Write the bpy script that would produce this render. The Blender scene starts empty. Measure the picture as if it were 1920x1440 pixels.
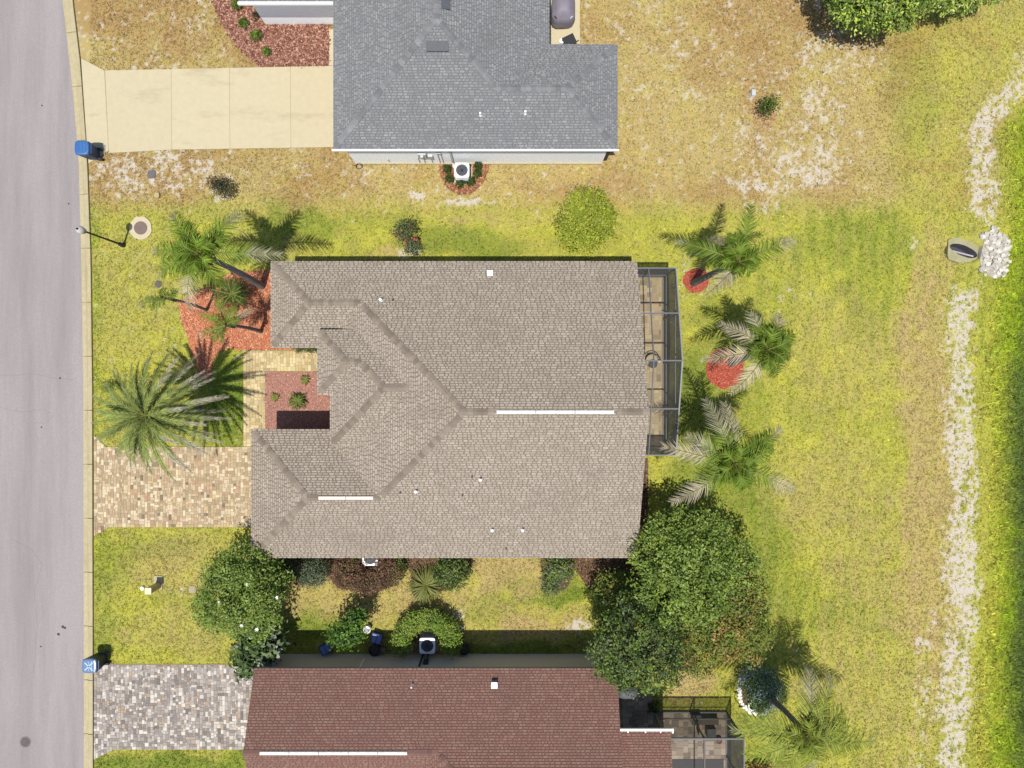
import bpy, math, random
import numpy as np
from mathutils import Vector, Matrix, Quaternion

# ------------------------------------------------------------------ camera, sky, sun, exposure
SC = bpy.context.scene
COL = SC.collection
H = 33.0                                    # drone height over the lawn, metres
cam_data = bpy.data.cameras.new('camera')
cam = bpy.data.objects.new('camera', cam_data); COL.objects.link(cam)
cam.location = (0, 0, H); cam.rotation_euler = (0, 0, 0)
cam_data.sensor_width = 36.0; cam_data.lens = 24.75
cam_data.clip_start = 0.1; cam_data.clip_end = 3000
SC.camera = cam

SHADE = Vector((0.083, 0.262, -1.0))        # way the sunlight travels
sun_el = math.atan2(1.0, math.hypot(SHADE.x, SHADE.y))
world = bpy.data.worlds.new('World'); SC.world = world; world.use_nodes = True
wn = world.node_tree.nodes; wl = world.node_tree.links
bg = wn['Background']; sky = wn.new('ShaderNodeTexSky')
sky.sky_type = 'NISHITA'; sky.sun_disc = False
sky.sun_elevation = sun_el; sky.sun_rotation = math.atan2(-SHADE.x, -SHADE.y)
wl.new(sky.outputs[0], bg.inputs[0]); bg.inputs[1].default_value = 0.105
sun_data = bpy.data.lights.new('sun', 'SUN'); sun_data.energy = 4.35; sun_data.angle = math.radians(0.5)
sun_data.color = (1.0, 0.95, 0.86)
sun = bpy.data.objects.new('sun', sun_data); COL.objects.link(sun)
sun.rotation_euler = SHADE.to_track_quat('-Z', 'Y').to_euler(); sun.location = (-5, -15, 60)
SC.view_settings.view_transform = 'Standard'; SC.view_settings.look = 'None'
SC.view_settings.gamma = 1.0; SC.view_settings.exposure = 0.5; SC.view_settings.use_curve_mapping = False
SC.render.engine = 'CYCLES'
try:
    SC.cycles.use_denoising = True; SC.cycles.max_bounces = 8; SC.cycles.transparent_max_bounces = 24
except Exception: pass

# ------------------------------------------------------------------ helpers
RND = random.Random(7); NP = np.random.default_rng(11)
PPM = 40.0                                   # plan scale used while surveying the site: 40 units to the metre
def G(px, py, z=0.0):
    """survey point -> metres, for a point standing z above the lawn"""
    k = (H - z) / H / PPM
    return ((px - 960.0) * k, (720.0 - py) * k, z)
def G2(px, py, z=0.0): return G(px, py, z)[:2]
def GP(pts, z=0.0): return [G2(a, b, z) for a, b in pts]
LIGHT = 1.95
def srgb(c): c /= 255.0; return c / 12.92 if c <= 0.04045 else ((c + 0.055) / 1.055) ** 2.4
def A(r, g, b, f=1.0): return tuple(min(0.85, srgb(v) / LIGHT * f) for v in (r, g, b))

def link(o): COL.objects.link(o); return o
def tag(o, label=None, cat=None, group=None, kind=None):
    if label: o['label'] = label
    if cat: o['category'] = cat
    if group: o['group'] = group
    if kind: o['kind'] = kind
    return o
ROOT = {}
def thing(name, loc, label, cat, group=None, kind=None):
    o = bpy.data.objects.new(name, None); link(o); o.location = loc; o.empty_display_size = 0.2
    ROOT[o] = Vector(loc)
    return tag(o, label, cat, group, kind)
def base_of(o):
    while o is not None and o not in ROOT: o = o.parent
    return ROOT[o] if o is not None else Vector((0, 0, 0))

class MB:
    def __init__(s): s.v = []; s.f = []; s.m = []; s.c = []; s.col = (1, 1, 1)
    def add(s, vs, fs, mi=0, col=None):
        b = len(s.v); s.v.extend(vs); s.c.extend([col or s.col] * len(vs))
        for f in fs: s.f.append(tuple(b + i for i in f)); s.m.append(mi)
    def box(s, c, size, rz=0.0, mi=0, col=None, taper=1.0):
        hx, hy, hz = size[0] / 2, size[1] / 2, size[2] / 2; ca, sa = math.cos(rz), math.sin(rz); vs = []
        for z, t in ((-hz, taper), (hz, 1.0)):
            for x, y in ((-hx, -hy), (hx, -hy), (hx, hy), (-hx, hy)):
                x *= t; y *= t
                vs.append((c[0] + x * ca - y * sa, c[1] + x * sa + y * ca, c[2] + z))
        s.add(vs, [(3, 2, 1, 0), (4, 5, 6, 7), (0, 1, 5, 4), (1, 2, 6, 5), (2, 3, 7, 6), (3, 0, 4, 7)], mi, col); return s
    def beam(s, a, b, w, h=None, mi=0, col=None):
        h = h or w; a = Vector(a); b = Vector(b); d = (b - a).normalized()
        up = Vector((0, 0, 1)) if abs(d.z) < 0.95 else Vector((1, 0, 0))
        sd = d.cross(up).normalized() * (w / 2); up = sd.cross(d).normalized() * (h / 2)
        vs = [tuple(p + i * sd + j * up) for p in (a, b) for i, j in ((-1, -1), (1, -1), (1, 1), (-1, 1))]
        s.add(vs, [(3, 2, 1, 0), (4, 5, 6, 7), (0, 1, 5, 4), (1, 2, 6, 5), (2, 3, 7, 6), (3, 0, 4, 7)], mi, col); return s
    def prism(s, poly, z0, z1, mi=0, col=None, side_mi=None):
        n = len(poly)
        ar = sum(poly[i][0] * poly[(i + 1) % n][1] - poly[(i + 1) % n][0] * poly[i][1] for i in range(n))
        if ar < 0: poly = poly[::-1]
        f0 = z0 if callable(z0) else (lambda x, y: z0); f1 = z1 if callable(z1) else (lambda x, y: z1)
        vs = [(x, y, f0(x, y)) for x, y in poly] + [(x, y, f1(x, y)) for x, y in poly]
        s.add(vs, [tuple(range(n, 2 * n))], mi, col)
        b = len(s.v) - 2 * n; sm = mi if side_mi is None else side_mi
        s.f.append(tuple(b + i for i in reversed(range(n)))); s.m.append(sm)
        for i in range(n):
            j = (i + 1) % n; s.f.append((b + i, b + j, b + n + j, b + n + i)); s.m.append(sm)
        return s
    def tube(s, pts, rad, n=8, mi=0, col=None, caps=True):
        pts = [Vector(p) for p in pts]
        if not hasattr(rad, '__len__'): rad = [rad] * len(pts)
        vs = []; prev = None
        for i, p in enumerate(pts):
            d = (pts[min(i + 1, len(pts) - 1)] - pts[max(i - 1, 0)]).normalized()
            ref = prev if prev is not None else (Vector((1, 0, 0)) if abs(d.x) < 0.9 else Vector((0, 1, 0)))
            a = (ref - d * ref.dot(d)).normalized(); prev = a; b = d.cross(a)
            for k in range(n):
                t = 2 * math.pi * k / n; vs.append(tuple(p + (a * math.cos(t) + b * math.sin(t)) * rad[i]))
        fs = []
        for i in range(len(pts) - 1):
            for k in range(n):
                k2 = (k + 1) % n; fs.append((i * n + k, i * n + k2, (i + 1) * n + k2, (i + 1) * n + k))
        if caps: fs.append(tuple(reversed(range(n)))); fs.append(tuple((len(pts) - 1) * n + k for k in range(n)))
        s.add(vs, fs, mi, col); return s
    def lathe(s, c, prof, n=20, mi=0, col=None, sq=None):
        """prof: (radius, z) from bottom to top"""
        vs = []
        for r, z in prof:
            for k in range(n):
                t = 2 * math.pi * k / n; x, y = math.cos(t), math.sin(t)
                if sq:
                    q = (abs(x) ** sq + abs(y) ** sq) ** (1 / sq); x /= q; y /= q
                vs.append((c[0] + r * x, c[1] + r * y, c[2] + z))
        fs = [(i * n + k, i * n + (k + 1) % n, (i + 1) * n + (k + 1) % n, (i + 1) * n + k) for i in range(len(prof) - 1) for k in range(n)]
        fs.append(tuple(reversed(range(n)))); fs.append(tuple((len(prof) - 1) * n + k for k in range(n)))
        s.add(vs, fs, mi, col); return s
    def blob(s, c, r, seed=0, lump=0.15, nu=10, nv=7, mi=0, col=None):
        rr = random.Random(seed); vs = [(c[0], c[1], c[2] - r[2])]
        for i in range(1, nv):
            ph = math.pi * i / nv - math.pi / 2
            for k in range(nu):
                t = 2 * math.pi * k / nu; q = 1 + rr.uniform(-lump, lump)
                vs.append((c[0] + r[0] * q * math.cos(ph) * math.cos(t), c[1] + r[1] * q * math.cos(ph) * math.sin(t), c[2] + r[2] * q * math.sin(ph)))
        vs.append((c[0], c[1], c[2] + r[2])); fs = []
        for k in range(nu): fs.append((0, 1 + (k + 1) % nu, 1 + k))
        for i in range(nv - 2):
            for k in range(nu):
                a = 1 + i * nu + k; b = 1 + i * nu + (k + 1) % nu; fs.append((a, b, b + nu, a + nu))
        t = len(vs) - 1; l = 1 + (nv - 2) * nu
        for k in range(nu): fs.append((l + k, l + (k + 1) % nu, t))
        s.add(vs, fs, mi, col); return s
    def mesh(s, name, mats, off=Vector((0, 0, 0)), smooth=False, colours=False):
        me = bpy.data.meshes.new(name)
        v = np.array(s.v, dtype=np.float64).reshape(-1, 3) - np.array(off)
        me.from_pydata(v.tolist(), [], s.f)
        for m in (mats if isinstance(mats, (list, tuple)) else [mats]): me.materials.append(m)
        if any(s.m): me.polygons.foreach_set('material_index', s.m)
        if colours: set_col(me, np.array(s.c))
        if smooth: me.polygons.foreach_set('use_smooth', [True] * len(me.polygons))
        me.update(); return me
    def build(s, name, mats, parent=None, smooth=False, colours=False, kind=None, label=None):
        o = bpy.data.objects.new(name, s.mesh(name, mats, base_of(parent), smooth, colours)); link(o); o.parent = parent
        return tag(o, label, kind=kind)
def set_col(me, c):
    at = me.color_attributes.new('Col', 'FLOAT_COLOR', 'POINT')
    a = np.ones((len(me.vertices), 4), dtype=np.float32); a[:, :3] = c
    at.data.foreach_set('color', a.ravel())
def raw_mesh(name, v, f, col=None, mat=None, nper=3):
    """big meshes straight from arrays; every face has nper corners"""
    me = bpy.data.meshes.new(name); v = np.asarray(v, dtype=np.float32); f = np.asarray(f, dtype=np.int32)
    me.vertices.add(len(v)); me.vertices.foreach_set('co', v.ravel())
    me.loops.add(f.size); me.loops.foreach_set('vertex_index', f.ravel())
    me.polygons.add(len(f)); me.polygons.foreach_set('loop_start', np.arange(0, f.size, nper, dtype=np.int32))
    me.update(calc_edges=True)
    if col is not None: set_col(me, col)
    if mat: me.materials.append(mat)
    return me
def raw_obj(name, v, f, col, mat, parent=None, nper=3, kind=None, label=None):
    v = np.asarray(v, dtype=np.float64) - np.array(base_of(parent))
    o = bpy.data.objects.new(name, raw_mesh(name, v, f, col, mat, nper)); link(o); o.parent = parent
    return tag(o, label, kind=kind)
def inside(poly, x, y):
    x = np.asarray(x); y = np.asarray(y); r = np.zeros(x.shape, bool); n = len(poly); j = n - 1
    for i in range(n):
        xi, yi = poly[i]; xj, yj = poly[j]
        if yi != yj: r ^= ((yi > y) != (yj > y)) & (x < (xj - xi) * (y - yi) / (yj - yi) + xi)
        j = i
    return r
def vnoise(x, y, scale, seed=0, octaves=3):
    out = np.zeros(np.shape(x)); amp = 1.0; tot = 0.0
    for o in range(octaves):
        xs = np.asarray(x) * scale * 2 ** o + 37.7 * seed + 11.3 * o; ys = np.asarray(y) * scale * 2 ** o - 19.1 * seed + 5.9 * o
        xi = np.floor(xs).astype(np.int64); yi = np.floor(ys).astype(np.int64); fx = xs - xi; fy = ys - yi
        fx = fx * fx * (3 - 2 * fx); fy = fy * fy * (3 - 2 * fy)
        def h(a, b):
            n = (a * 374761393 + b * 668265263 + seed * 144665 + o * 7919) & 0x7fffffff
            n = ((n ^ (n >> 13)) * 1274126177) & 0x7fffffff
            return ((n ^ (n >> 16)) & 0xffff) / 65535.0
        out += amp * ((h(xi, yi) * (1 - fx) + h(xi + 1, yi) * fx) * (1 - fy) + (h(xi, yi + 1) * (1 - fx) + h(xi + 1, yi + 1) * fx) * fy)
        tot += amp; amp *= 0.55
    return out / tot
def sstep(a, b, x):
    t = np.clip((x - a) / (b - a), 0, 1); return t * t * (3 - 2 * t)

# ------------------------------------------------------------------ materials
MATS = {}
def mat(name, col=(0.5, 0.5, 0.5), rough=0.8, var=0.15, scale=8.0, bump=0.0, bscale=40.0, attr=None, metal=0.0, spec=0.3,
        obj_random=0.0, stain=None, translucent=0.0, detail=4.0, obj_color=False, coat=0.0):
    if name in MATS: return MATS[name]
    m = bpy.data.materials.new(name); m.use_nodes = True; MATS[name] = m
    N = m.node_tree.nodes; L = m.node_tree.links; p = N['Principled BSDF']
    p.inputs['Roughness'].default_value = rough; p.inputs['Metallic'].default_value = metal
    p.inputs['Specular IOR Level'].default_value = spec; p.inputs['Coat Weight'].default_value = coat
    tc = N.new('ShaderNodeTexCoord'); geo = N.new('ShaderNodeNewGeometry')
    if attr:
        a = N.new('ShaderNodeAttribute'); a.attribute_name = attr; src = a.outputs['Color']
    elif obj_color:
        oi = N.new('ShaderNodeObjectInfo'); src = oi.outputs['Color']
    else:
        r = N.new('ShaderNodeRGB'); r.outputs[0].default_value = (*col, 1); src = r.outputs[0]
    no = N.new('ShaderNodeTexNoise'); no.inputs['Scale'].default_value = scale; no.inputs['Detail'].default_value = detail
    no.inputs['Roughness'].default_value = 0.65
    L.new(geo.outputs['Position'], no.inputs['Vector'])
    mr = N.new('ShaderNodeMapRange'); mr.inputs['From Min'].default_value = 0.25; mr.inputs['From Max'].default_value = 0.75
    mr.inputs['To Min'].default_value = 1 - var; mr.inputs['To Max'].default_value = 1 + var; mr.clamp = False
    L.new(no.outputs['Fac'], mr.inputs['Value'])
    mx = N.new('ShaderNodeVectorMath'); mx.operation = 'SCALE'; L.new(src, mx.inputs[0]); L.new(mr.outputs[0], mx.inputs['Scale']); src = mx.outputs[0]
    if obj_random:
        oi = N.new('ShaderNodeObjectInfo'); m2 = N.new('ShaderNodeMapRange')
        m2.inputs['To Min'].default_value = 1 - obj_random; m2.inputs['To Max'].default_value = 1 + obj_random
        L.new(oi.outputs['Random'], m2.inputs['Value'])
        mx = N.new('ShaderNodeVectorMath'); mx.operation = 'SCALE'; L.new(src, mx.inputs[0]); L.new(m2.outputs[0], mx.inputs['Scale']); src = mx.outputs[0]
    if stain:                                      # (colour, scale, low, high, strength, stretch)
        sn = N.new('ShaderNodeTexNoise'); sn.inputs['Scale'].default_value = stain[1]; sn.inputs['Detail'].default_value = 6; sn.inputs['Roughness'].default_value = 0.7
        mp = N.new('ShaderNodeMapping'); mp.inputs['Scale'].default_value = stain[5]; L.new(geo.outputs['Position'], mp.inputs[0]); L.new(mp.outputs[0], sn.inputs['Vector'])
        sr = N.new('ShaderNodeMapRange'); sr.inputs['From Min'].default_value = stain[2]; sr.inputs['From Max'].default_value = stain[3]
        sr.inputs['To Max'].default_value = stain[4]; L.new(sn.outputs['Fac'], sr.inputs['Value'])
        mm = N.new('ShaderNodeMix'); mm.data_type = 'RGBA'; L.new(sr.outputs[0], mm.inputs['Factor']); L.new(src, mm.inputs[6]); mm.inputs[7].default_value = (*stain[0], 1); src = mm.outputs[2]
    L.new(src, p.inputs['Base Color'])
    if bump:
        bn = N.new('ShaderNodeTexNoise'); bn.inputs['Scale'].default_value = bscale; bn.inputs['Detail'].default_value = 5
        L.new(geo.outputs['Position'], bn.inputs['Vector'])
        b = N.new('ShaderNodeBump'); b.inputs['Strength'].default_value = bump; b.inputs['Distance'].default_value = 0.02
        L.new(bn.outputs['Fac'], b.inputs['Height']); L.new(b.outputs[0], p.inputs['Normal'])
    if translucent:
        t = N.new('ShaderNodeBsdfTranslucent'); L.new(src, t.inputs['Color']); ms = N.new('ShaderNodeMixShader'); ms.inputs[0].default_value = translucent
        L.new(p.outputs[0], ms.inputs[1]); L.new(t.outputs[0], ms.inputs[2]); L.new(ms.outputs[0], N['Material Output'].inputs['Surface'])
    return m
def screen_mat(name, col, opacity):
    m = bpy.data.materials.new(name); m.use_nodes = True; N = m.node_tree.nodes; L = m.node_tree.links
    p = N['Principled BSDF']; p.inputs['Base Color'].default_value = (*col, 1); p.inputs['Roughness'].default_value = 0.7
    t = N.new('ShaderNodeBsdfTransparent'); ms = N.new('ShaderNodeMixShader')
    tc = N.new('ShaderNodeNewGeometry'); no = N.new('ShaderNodeTexNoise'); no.inputs['Scale'].default_value = 2.0
    L.new(tc.outputs['Position'], no.inputs['Vector']); mr = N.new('ShaderNodeMapRange'); mr.inputs['To Min'].default_value = opacity * 0.9; mr.inputs['To Max'].default_value = min(1, opacity * 1.1)
    L.new(no.outputs['Fac'], mr.inputs['Value']); L.new(mr.outputs[0], ms.inputs[0])
    L.new(t.outputs[0], ms.inputs[1]); L.new(p.outputs[0], ms.inputs[2]); L.new(ms.outputs[0], N['Material Output'].inputs['Surface'])
    return m
M_ground = mat('lawn_soil', attr='Col', rough=0.95, var=0.42, scale=22, bump=0.5, bscale=30, spec=0.1, detail=6)
M_blade = mat('grass_blade', attr='Col', rough=0.7, var=0.1, scale=3, spec=0.2, translucent=0.25)
M_leaf = mat('leaf', attr='Col', rough=0.5, var=0.12, scale=6, spec=0.22, translucent=0.25)
M_frond = mat('palm_leaf', attr='Col', rough=0.55, var=0.12, scale=9, spec=0.15, translucent=0.22)
M_bark = mat('bark', (0.12, 0.09, 0.065), 0.9, 0.35, 12, 0.6, 25)
M_palm_bark = mat('palm_bark', (0.16, 0.145, 0.135), 0.9, 0.35, 10, 0.7, 18)
M_asphalt = mat('asphalt', A(182, 174, 173), 0.92, 0.24, 30, 0.25, 120, stain=(A(150, 143, 143), 0.35, 0.40, 0.75, 0.85, (2.2, 0.18, 1)), spec=0.2)
M_kerb = mat('kerb_concrete', A(208, 195, 156), 0.9, 0.14, 5, 0.15, 60, stain=(A(180, 165, 125), 0.9, 0.5, 0.75, 0.8, (3, 0.35, 1)))
M_conc = mat('driveway_concrete', A(223, 210, 175), 0.9, 0.05, 4, 0.1, 60, obj_random=0.02, stain=(A(172, 158, 126), 0.5, 0.55, 0.80, 0.75, (0.5, 1.8, 1)))
M_conc2 = mat('old_concrete', A(205, 195, 160), 0.9, 0.16, 9, 0.2, 50)
M_joint = mat('joint_sand', A(190, 170, 130), 0.95, 0.2, 20)
M_paver_field = mat('paver_field', attr='Col', rough=0.9, var=0.1, scale=14, bump=0.25, bscale=60, spec=0.2)
M_paver = mat('paver', obj_color=True, rough=0.9, var=0.1, scale=14, bump=0.25, bscale=60, spec=0.2)
M_chip = mat('mulch_chip', attr='Col', rough=0.95, var=0.15, scale=20, spec=0.1)
M_shingle = mat('asphalt_shingle', attr='Col', rough=0.95, var=0.09, scale=1.1, bump=0.2, bscale=90, spec=0.12, stain=((0.07, 0.06, 0.052), 0.5, 0.50, 0.80, 0.34, (1, 1, 1)))
M_white = mat('white_paint', (0.72, 0.72, 0.72), 0.6, 0.03, 3)
M_stucco_w = mat('white_stucco', (0.82, 0.83, 0.85), 0.9, 0.05, 6, 0.2, 80)
M_stucco_s = mat('sage_stucco', (0.56, 0.50, 0.40), 0.9, 0.05, 6, 0.2, 80)
M_stucco_t = mat('tan_stucco', (0.50, 0.44, 0.35), 0.9, 0.05, 6, 0.2, 80)
M_fascia_t = mat('fascia_tan', (0.40, 0.35, 0.29), 0.7, 0.05, 3)
M_fascia_r = mat('fascia_brown', (0.30, 0.24, 0.21), 0.7, 0.05, 3)
M_glass = mat('window_glass', (0.03, 0.035, 0.04), 0.08, 0.05, 2, spec=0.6)
M_black = mat('black_metal', (0.018, 0.018, 0.02), 0.5, 0.1, 5)
M_dark = mat('dark_plastic', (0.03, 0.03, 0.035), 0.6, 0.1, 6)
M_alu = mat('aluminium_frame', (0.11, 0.117, 0.13), 0.5, 0.06, 5)
M_bronze = mat('bronze_frame', (0.09, 0.085, 0.08), 0.5, 0.06, 5)
M_grey = mat('grey_metal', (0.42, 0.43, 0.45), 0.45, 0.08, 6, metal=0.3)
M_pipe = mat('vent_pipe_white', (0.78, 0.78, 0.80), 0.4, 0.04, 6)
M_iron = mat('cast_iron', (0.13, 0.095, 0.08), 0.8, 0.15, 10, 0.3, 40)
M_rock = mat('limestone', (0.40, 0.375, 0.33), 0.95, 0.22, 7, 0.5, 20, obj_random=0.25)
M_soil = mat('dark_soil', (0.06, 0.045, 0.035), 0.95, 0.3, 14, 0.4, 30)
SCREEN_WALL = screen_mat('screen_wall_mesh', (0.06, 0.063, 0.07), 0.86)
SCREEN_LIGHT = screen_mat('screen_side_mesh', (0.06, 0.06, 0.065), 0.60)
SCREEN_ROOF = screen_mat('screen_roof_mesh', (0.06, 0.06, 0.06), 0.16)
# ------------------------------------------------------------------ plan shapes of the setting (survey units)
road_edge = [(104, -160), (118, 0), (133, 130), (148, 290), (153, 480), (157, 720), (158, 1440), (158, 1640)]
kerb_edge = [(124, -160), (138, 0), (152, 115), (165, 290), (172, 480), (175, 720), (176.5, 1440), (176.5, 1640)]
def edge_x(line, py): return np.interp(py, [p[1] for p in line], [p[0] for p in line])
drive_top = [(152, 109), (197, 133), (640, 124), (640, 276), (205, 283), (166, 308), (164, 280), (158, 200)]
drive_main = [(177, 816), (200, 838), (526, 838), (526, 988), (207, 988), (177, 1004)]
walk_main = [(457, 657), (600, 657), (600, 696), (498, 696), (498, 837), (457, 837)]
drive_low = [(177, 1234), (195, 1235), (213, 1245), (520, 1245), (520, 1405), (213, 1405), (177, 1423)]
bed_red = [(335, 568), (345, 612), (360, 655), (374, 708), (393, 716), (401, 668), (424, 652), (456, 656), (562, 655), (562, 506), (500, 507), (440, 512), (405, 525), (372, 548)]
bed_court = [(498, 697), (622, 697), (650, 697), (650, 813), (498, 813)]
bed_top = [(386, -60), (398, 0), (414, 42), (446, 88), (486, 125), (617, 124), (617, 47), (497, 47), (497, -60)]
def ell(cx, cy, rx, ry, n=28, seed=0, w=0.07):
    r = random.Random(seed); return [(cx + rx * (1 + r.uniform(-w, w)) * math.cos(2 * math.pi * i / n), cy + ry * (1 + r.uniform(-w, w)) * math.sin(2 * math.pi * i / n)) for i in range(n)]
bed_ac = [(822, 304), (826, 330), (838, 352), (858, 366), (885, 362), (905, 345), (915, 322), (918, 304)]
bed_ring1 = ell(1305, 526, 24, 23, seed=3); bed_ring2 = ell(1359, 691, 35, 37, seed=4); bed_ring3 = ell(1432, 216, 20, 22, seed=5, w=0.2)
bed_south = [(478, 1030), (478, 1062), (540, 1095), (572, 1098), (606, 1072), (634, 1102), (690, 1112), (744, 1096), (760, 1060), (770, 1075), (775, 1118), (845, 1105), (882, 1068), (886, 1040)]
bed_south2 = [(1012, 1040), (1016, 1075), (1040, 1112), (1062, 1104), (1078, 1068), (1105, 1105), (1185, 1150), (1215, 1080), (1215, 860), (1205, 860), (1165, 1020)]
bed_hedge = ell(800, 1192, 66, 50, seed=6, w=0.04)
bed_flower = ell(1422, 1297, 36, 40, seed=8, w=0.05)
patio_top = [(1030, -60), (1087, -60), (1087, 92), (1030, 92)]
patio_main = [(1160, 520), (1242, 520), (1242, 843), (1160, 843)]
patio_low = [(1140, 1289), (1222, 1289), (1222, 1334), (1361, 1334), (1361, 1420), (1361, 1560), (1140, 1560)]
headwall = [(1776, 447), (1843, 444), (1840, 503), (1774, 486)]
houses_plan = []        # wall footprints in metres, filled in below

def ground_z(x, y):
    x = np.asarray(x); y = np.asarray(y)
    dip = 0.75 * (1 - sstep(0.80, 1.08, np.sqrt(((x - 21.2) / 0.88) ** 2 + ((y - 6.22) / 0.50) ** 2)))
    return -1.0 * sstep(21.6, 26.0, x) * (0.55 + 0.45 * sstep(-10, 12, -y)) - dip

# ------------------------------------------------------------------ lawn: colour of turf, dead grass and bare sand over the site
C_GREEN = np.array(A(124, 152, 54)); C_YEL = np.array(A(218, 215, 92)); C_TAN = np.array(A(219, 194, 132)); C_SAND = np.array(A(221, 211, 194))
C_LUSH = np.array(A(158, 182, 44)); C_DITCH = np.array(A(98, 117, 53)); C_BROWN = np.array(A(190, 150, 100))
def spot(px, py, cx, cy, rx, ry, soft=0.45):
    return 1 - sstep(1 - soft, 1 + soft, np.sqrt(((px - cx) / rx) ** 2 + ((py - cy) / ry) ** 2))
def turf(x, y):
    """-> colour (n,3), sand 0..1, lushness 0..1"""
    px = 960 + 40 * x; py = 720 - 40 * y
    n1 = vnoise(x, y, 0.35, 1, 4); n2 = vnoise(x, y, 1.4, 2, 4); n3 = vnoise(x, y, 4.5, 3, 3)
    wob = (n1 - 0.5) * 70 + (n2 - 0.5) * 40
    qx = px + wob; qy = py + (vnoise(x, y, 0.5, 9, 3) - 0.5) * 80
    dry = 0.18 + 0.0 * x; green = 0.26 + 0.0 * x
    top = 1 - sstep(350, 420, py + (n2 - 0.5) * 60)                     # neighbour's dry lot
    east = sstep(1620, 1720, qx)
    dry = np.where(top > 0, dry * (1 - top) + top * (0.95 - 0.5 * east), dry)
    for a in [(1590, 660, 120, 130, .55), (1560, 930, 120, 110, .6), (1630, 1050, 110, 100, .55), (1500, 640, 60, 60, .4), (1400, 430, 60, 30, .4), (1745, 900, 62, 480, .85), (1745, 500, 40, 120, .6),
              (330, 1050, 130, 70, .6), (330, 1190, 140, 50, .45), (700, 1110, 240, 50, .85), (960, 1075, 90, 40, .95), (900, 1150, 240, 40, .55), (1010, 1165, 90, 25, .9),
              (1290, 1285, 55, 45, 1.0), (1560, 1290, 90, 120, .55), (1650, 1180, 120, 120, .5), (250, 520, 90, 120, .35), (240, 625, 80, 60, .35), (1330, 1430, 80, 40, .6), (1690, 1330, 80, 160, .6), (560, 465, 60, 20, .4), (760, 480, 40, 14, .8),
              (1000, 395, 300, 12, .5)]:
        dry = np.maximum(dry, (.82 if a[0] > 1300 and a[0] < 1700 else 1.0) * a[4] * spot(qx, qy, *a[:4]))
    for a in [(560, 425, 90, 50, .75), (880, 450, 120, 40, .75), (700, 410, 120, 22, .5), (1600, 450, 130, 80, .62), (1620, 560, 80, 120, .55), (1440, 560, 60, 120, .4), (1400, 1000, 90, 140, .7), (1450, 1100, 90, 60, .6), (1350, 620, 60, 50, .6), (1300, 760, 70, 120, .8), (1330, 900, 90, 60, .75), (1400, 1000, 70, 100, .55),
              (430, 760, 60, 110, 1.0), (590, 1155, 60, 45, .9), (1015, 1098, 90, 22, .95), (900, 1130, 80, 30, .6), (200, 1040, 40, 60, .6), (270, 1010, 130, 20, .6), (190, 1190, 30, 60, .5), (330, 1425, 200, 25, .9), (1540, 1150, 200, 40, .5), (1420, 1430, 90, 40, .5), (1480, 1340, 160, 60, .35), (950, 1205, 140, 20, .9), (1700, 180, 60, 140, .55), (1660, 330, 60, 60, .4), (180, 720, 14, 700, .6), (1400, 780, 60, 60, .5)]:
        green = np.maximum(green, a[4] * spot(qx, qy, *a[:4]))
    stripe = np.sin(px * 0.21 + (n1 - .5) * 9 + py * .006) * sstep(1300, 1450, px) * (1 - top) * vnoise(x, y, .22, 17, 2); green = green + 0.13 * stripe; dry = dry - 0.10 * stripe
    dry = np.clip(dry + (n2 - 0.5) * 0.8 + (n3 - 0.5) * 0.45, 0, 1); green = np.clip(green + (n2 - 0.5) * 0.8, 0, 1) * (1 - 0.75 * dry)
    col = C_YEL[None] * (1 - dry)[:, None] + C_TAN[None] * dry[:, None]
    col = col * (1 - green)[:, None] + C_GREEN[None] * green[:, None]
    br = np.clip(top * (n1 - 0.42) * 2.2, 0, 0.6); col = col * (1 - br)[:, None] + C_BROWN[None] * br[:, None]
    # swale side, lush bank then ditch
    pathx = np.interp(py, [-100, 60, 150, 200, 240, 400, 530, 650, 800, 900, 1000, 1100, 1200, 1300, 1440, 1600], [1990, 1960, 1915, 1868, 1840, 1850, 1815, 1803, 1802, 1812, 1806, 1808, 1796, 1790, 1786, 1780])
    wid = 17 + 26 * vnoise(x * 0 + 0.3, y, 0.4, 4, 3)
    off = px - pathx
    lush = sstep(10, 85, off + (n2 - 0.5) * 60)
    lc = C_LUSH[None] * np.ones_like(col); mixy = np.clip(0.75 - (off - 40) / 110 + (n2 - 0.5) * 1.2, 0, 0.9) * (0.35 + 0.55 * sstep(450, 950, py))
    lc = lc * (1 - mixy)[:, None] + np.array(A(216, 206, 86))[None] * mixy[:, None]
    bank = np.interp(py, [-100, 100, 300, 600, 700, 900, 1000, 1150, 1250, 1330, 1440, 1600], [2080, 2030, 1975, 1925, 1900, 1892, 1904, 1910, 1890, 1904, 1911, 1911])
    dk = sstep(-25, 40, px - bank + (n2 - 0.5) * 50)
    dcol = C_DITCH[None] * (0.75 + 0.7 * n2)[:, None]
    lc = lc * (1 - dk)[:, None] + dcol * dk[:, None]
    col = col * (1 - lush)[:, None] + lc * lush[:, None]
    # bare sand
    sand = np.zeros_like(x)
    core = 1 - sstep(0.35, 1.55, np.abs(off + (n1 - 0.5) * 40) / wid); gap = 1 - spot(px, py, 1830, 475, 60, 60)
    sand = np.maximum(sand, core * gap * (0.80 + 0.45 * n1))
    sand = np.maximum(sand, 0.55 * (1 - sstep(0.3, 1.2, np.abs(off + 62) / 26)) * sstep(1080, 1160, py))
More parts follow.
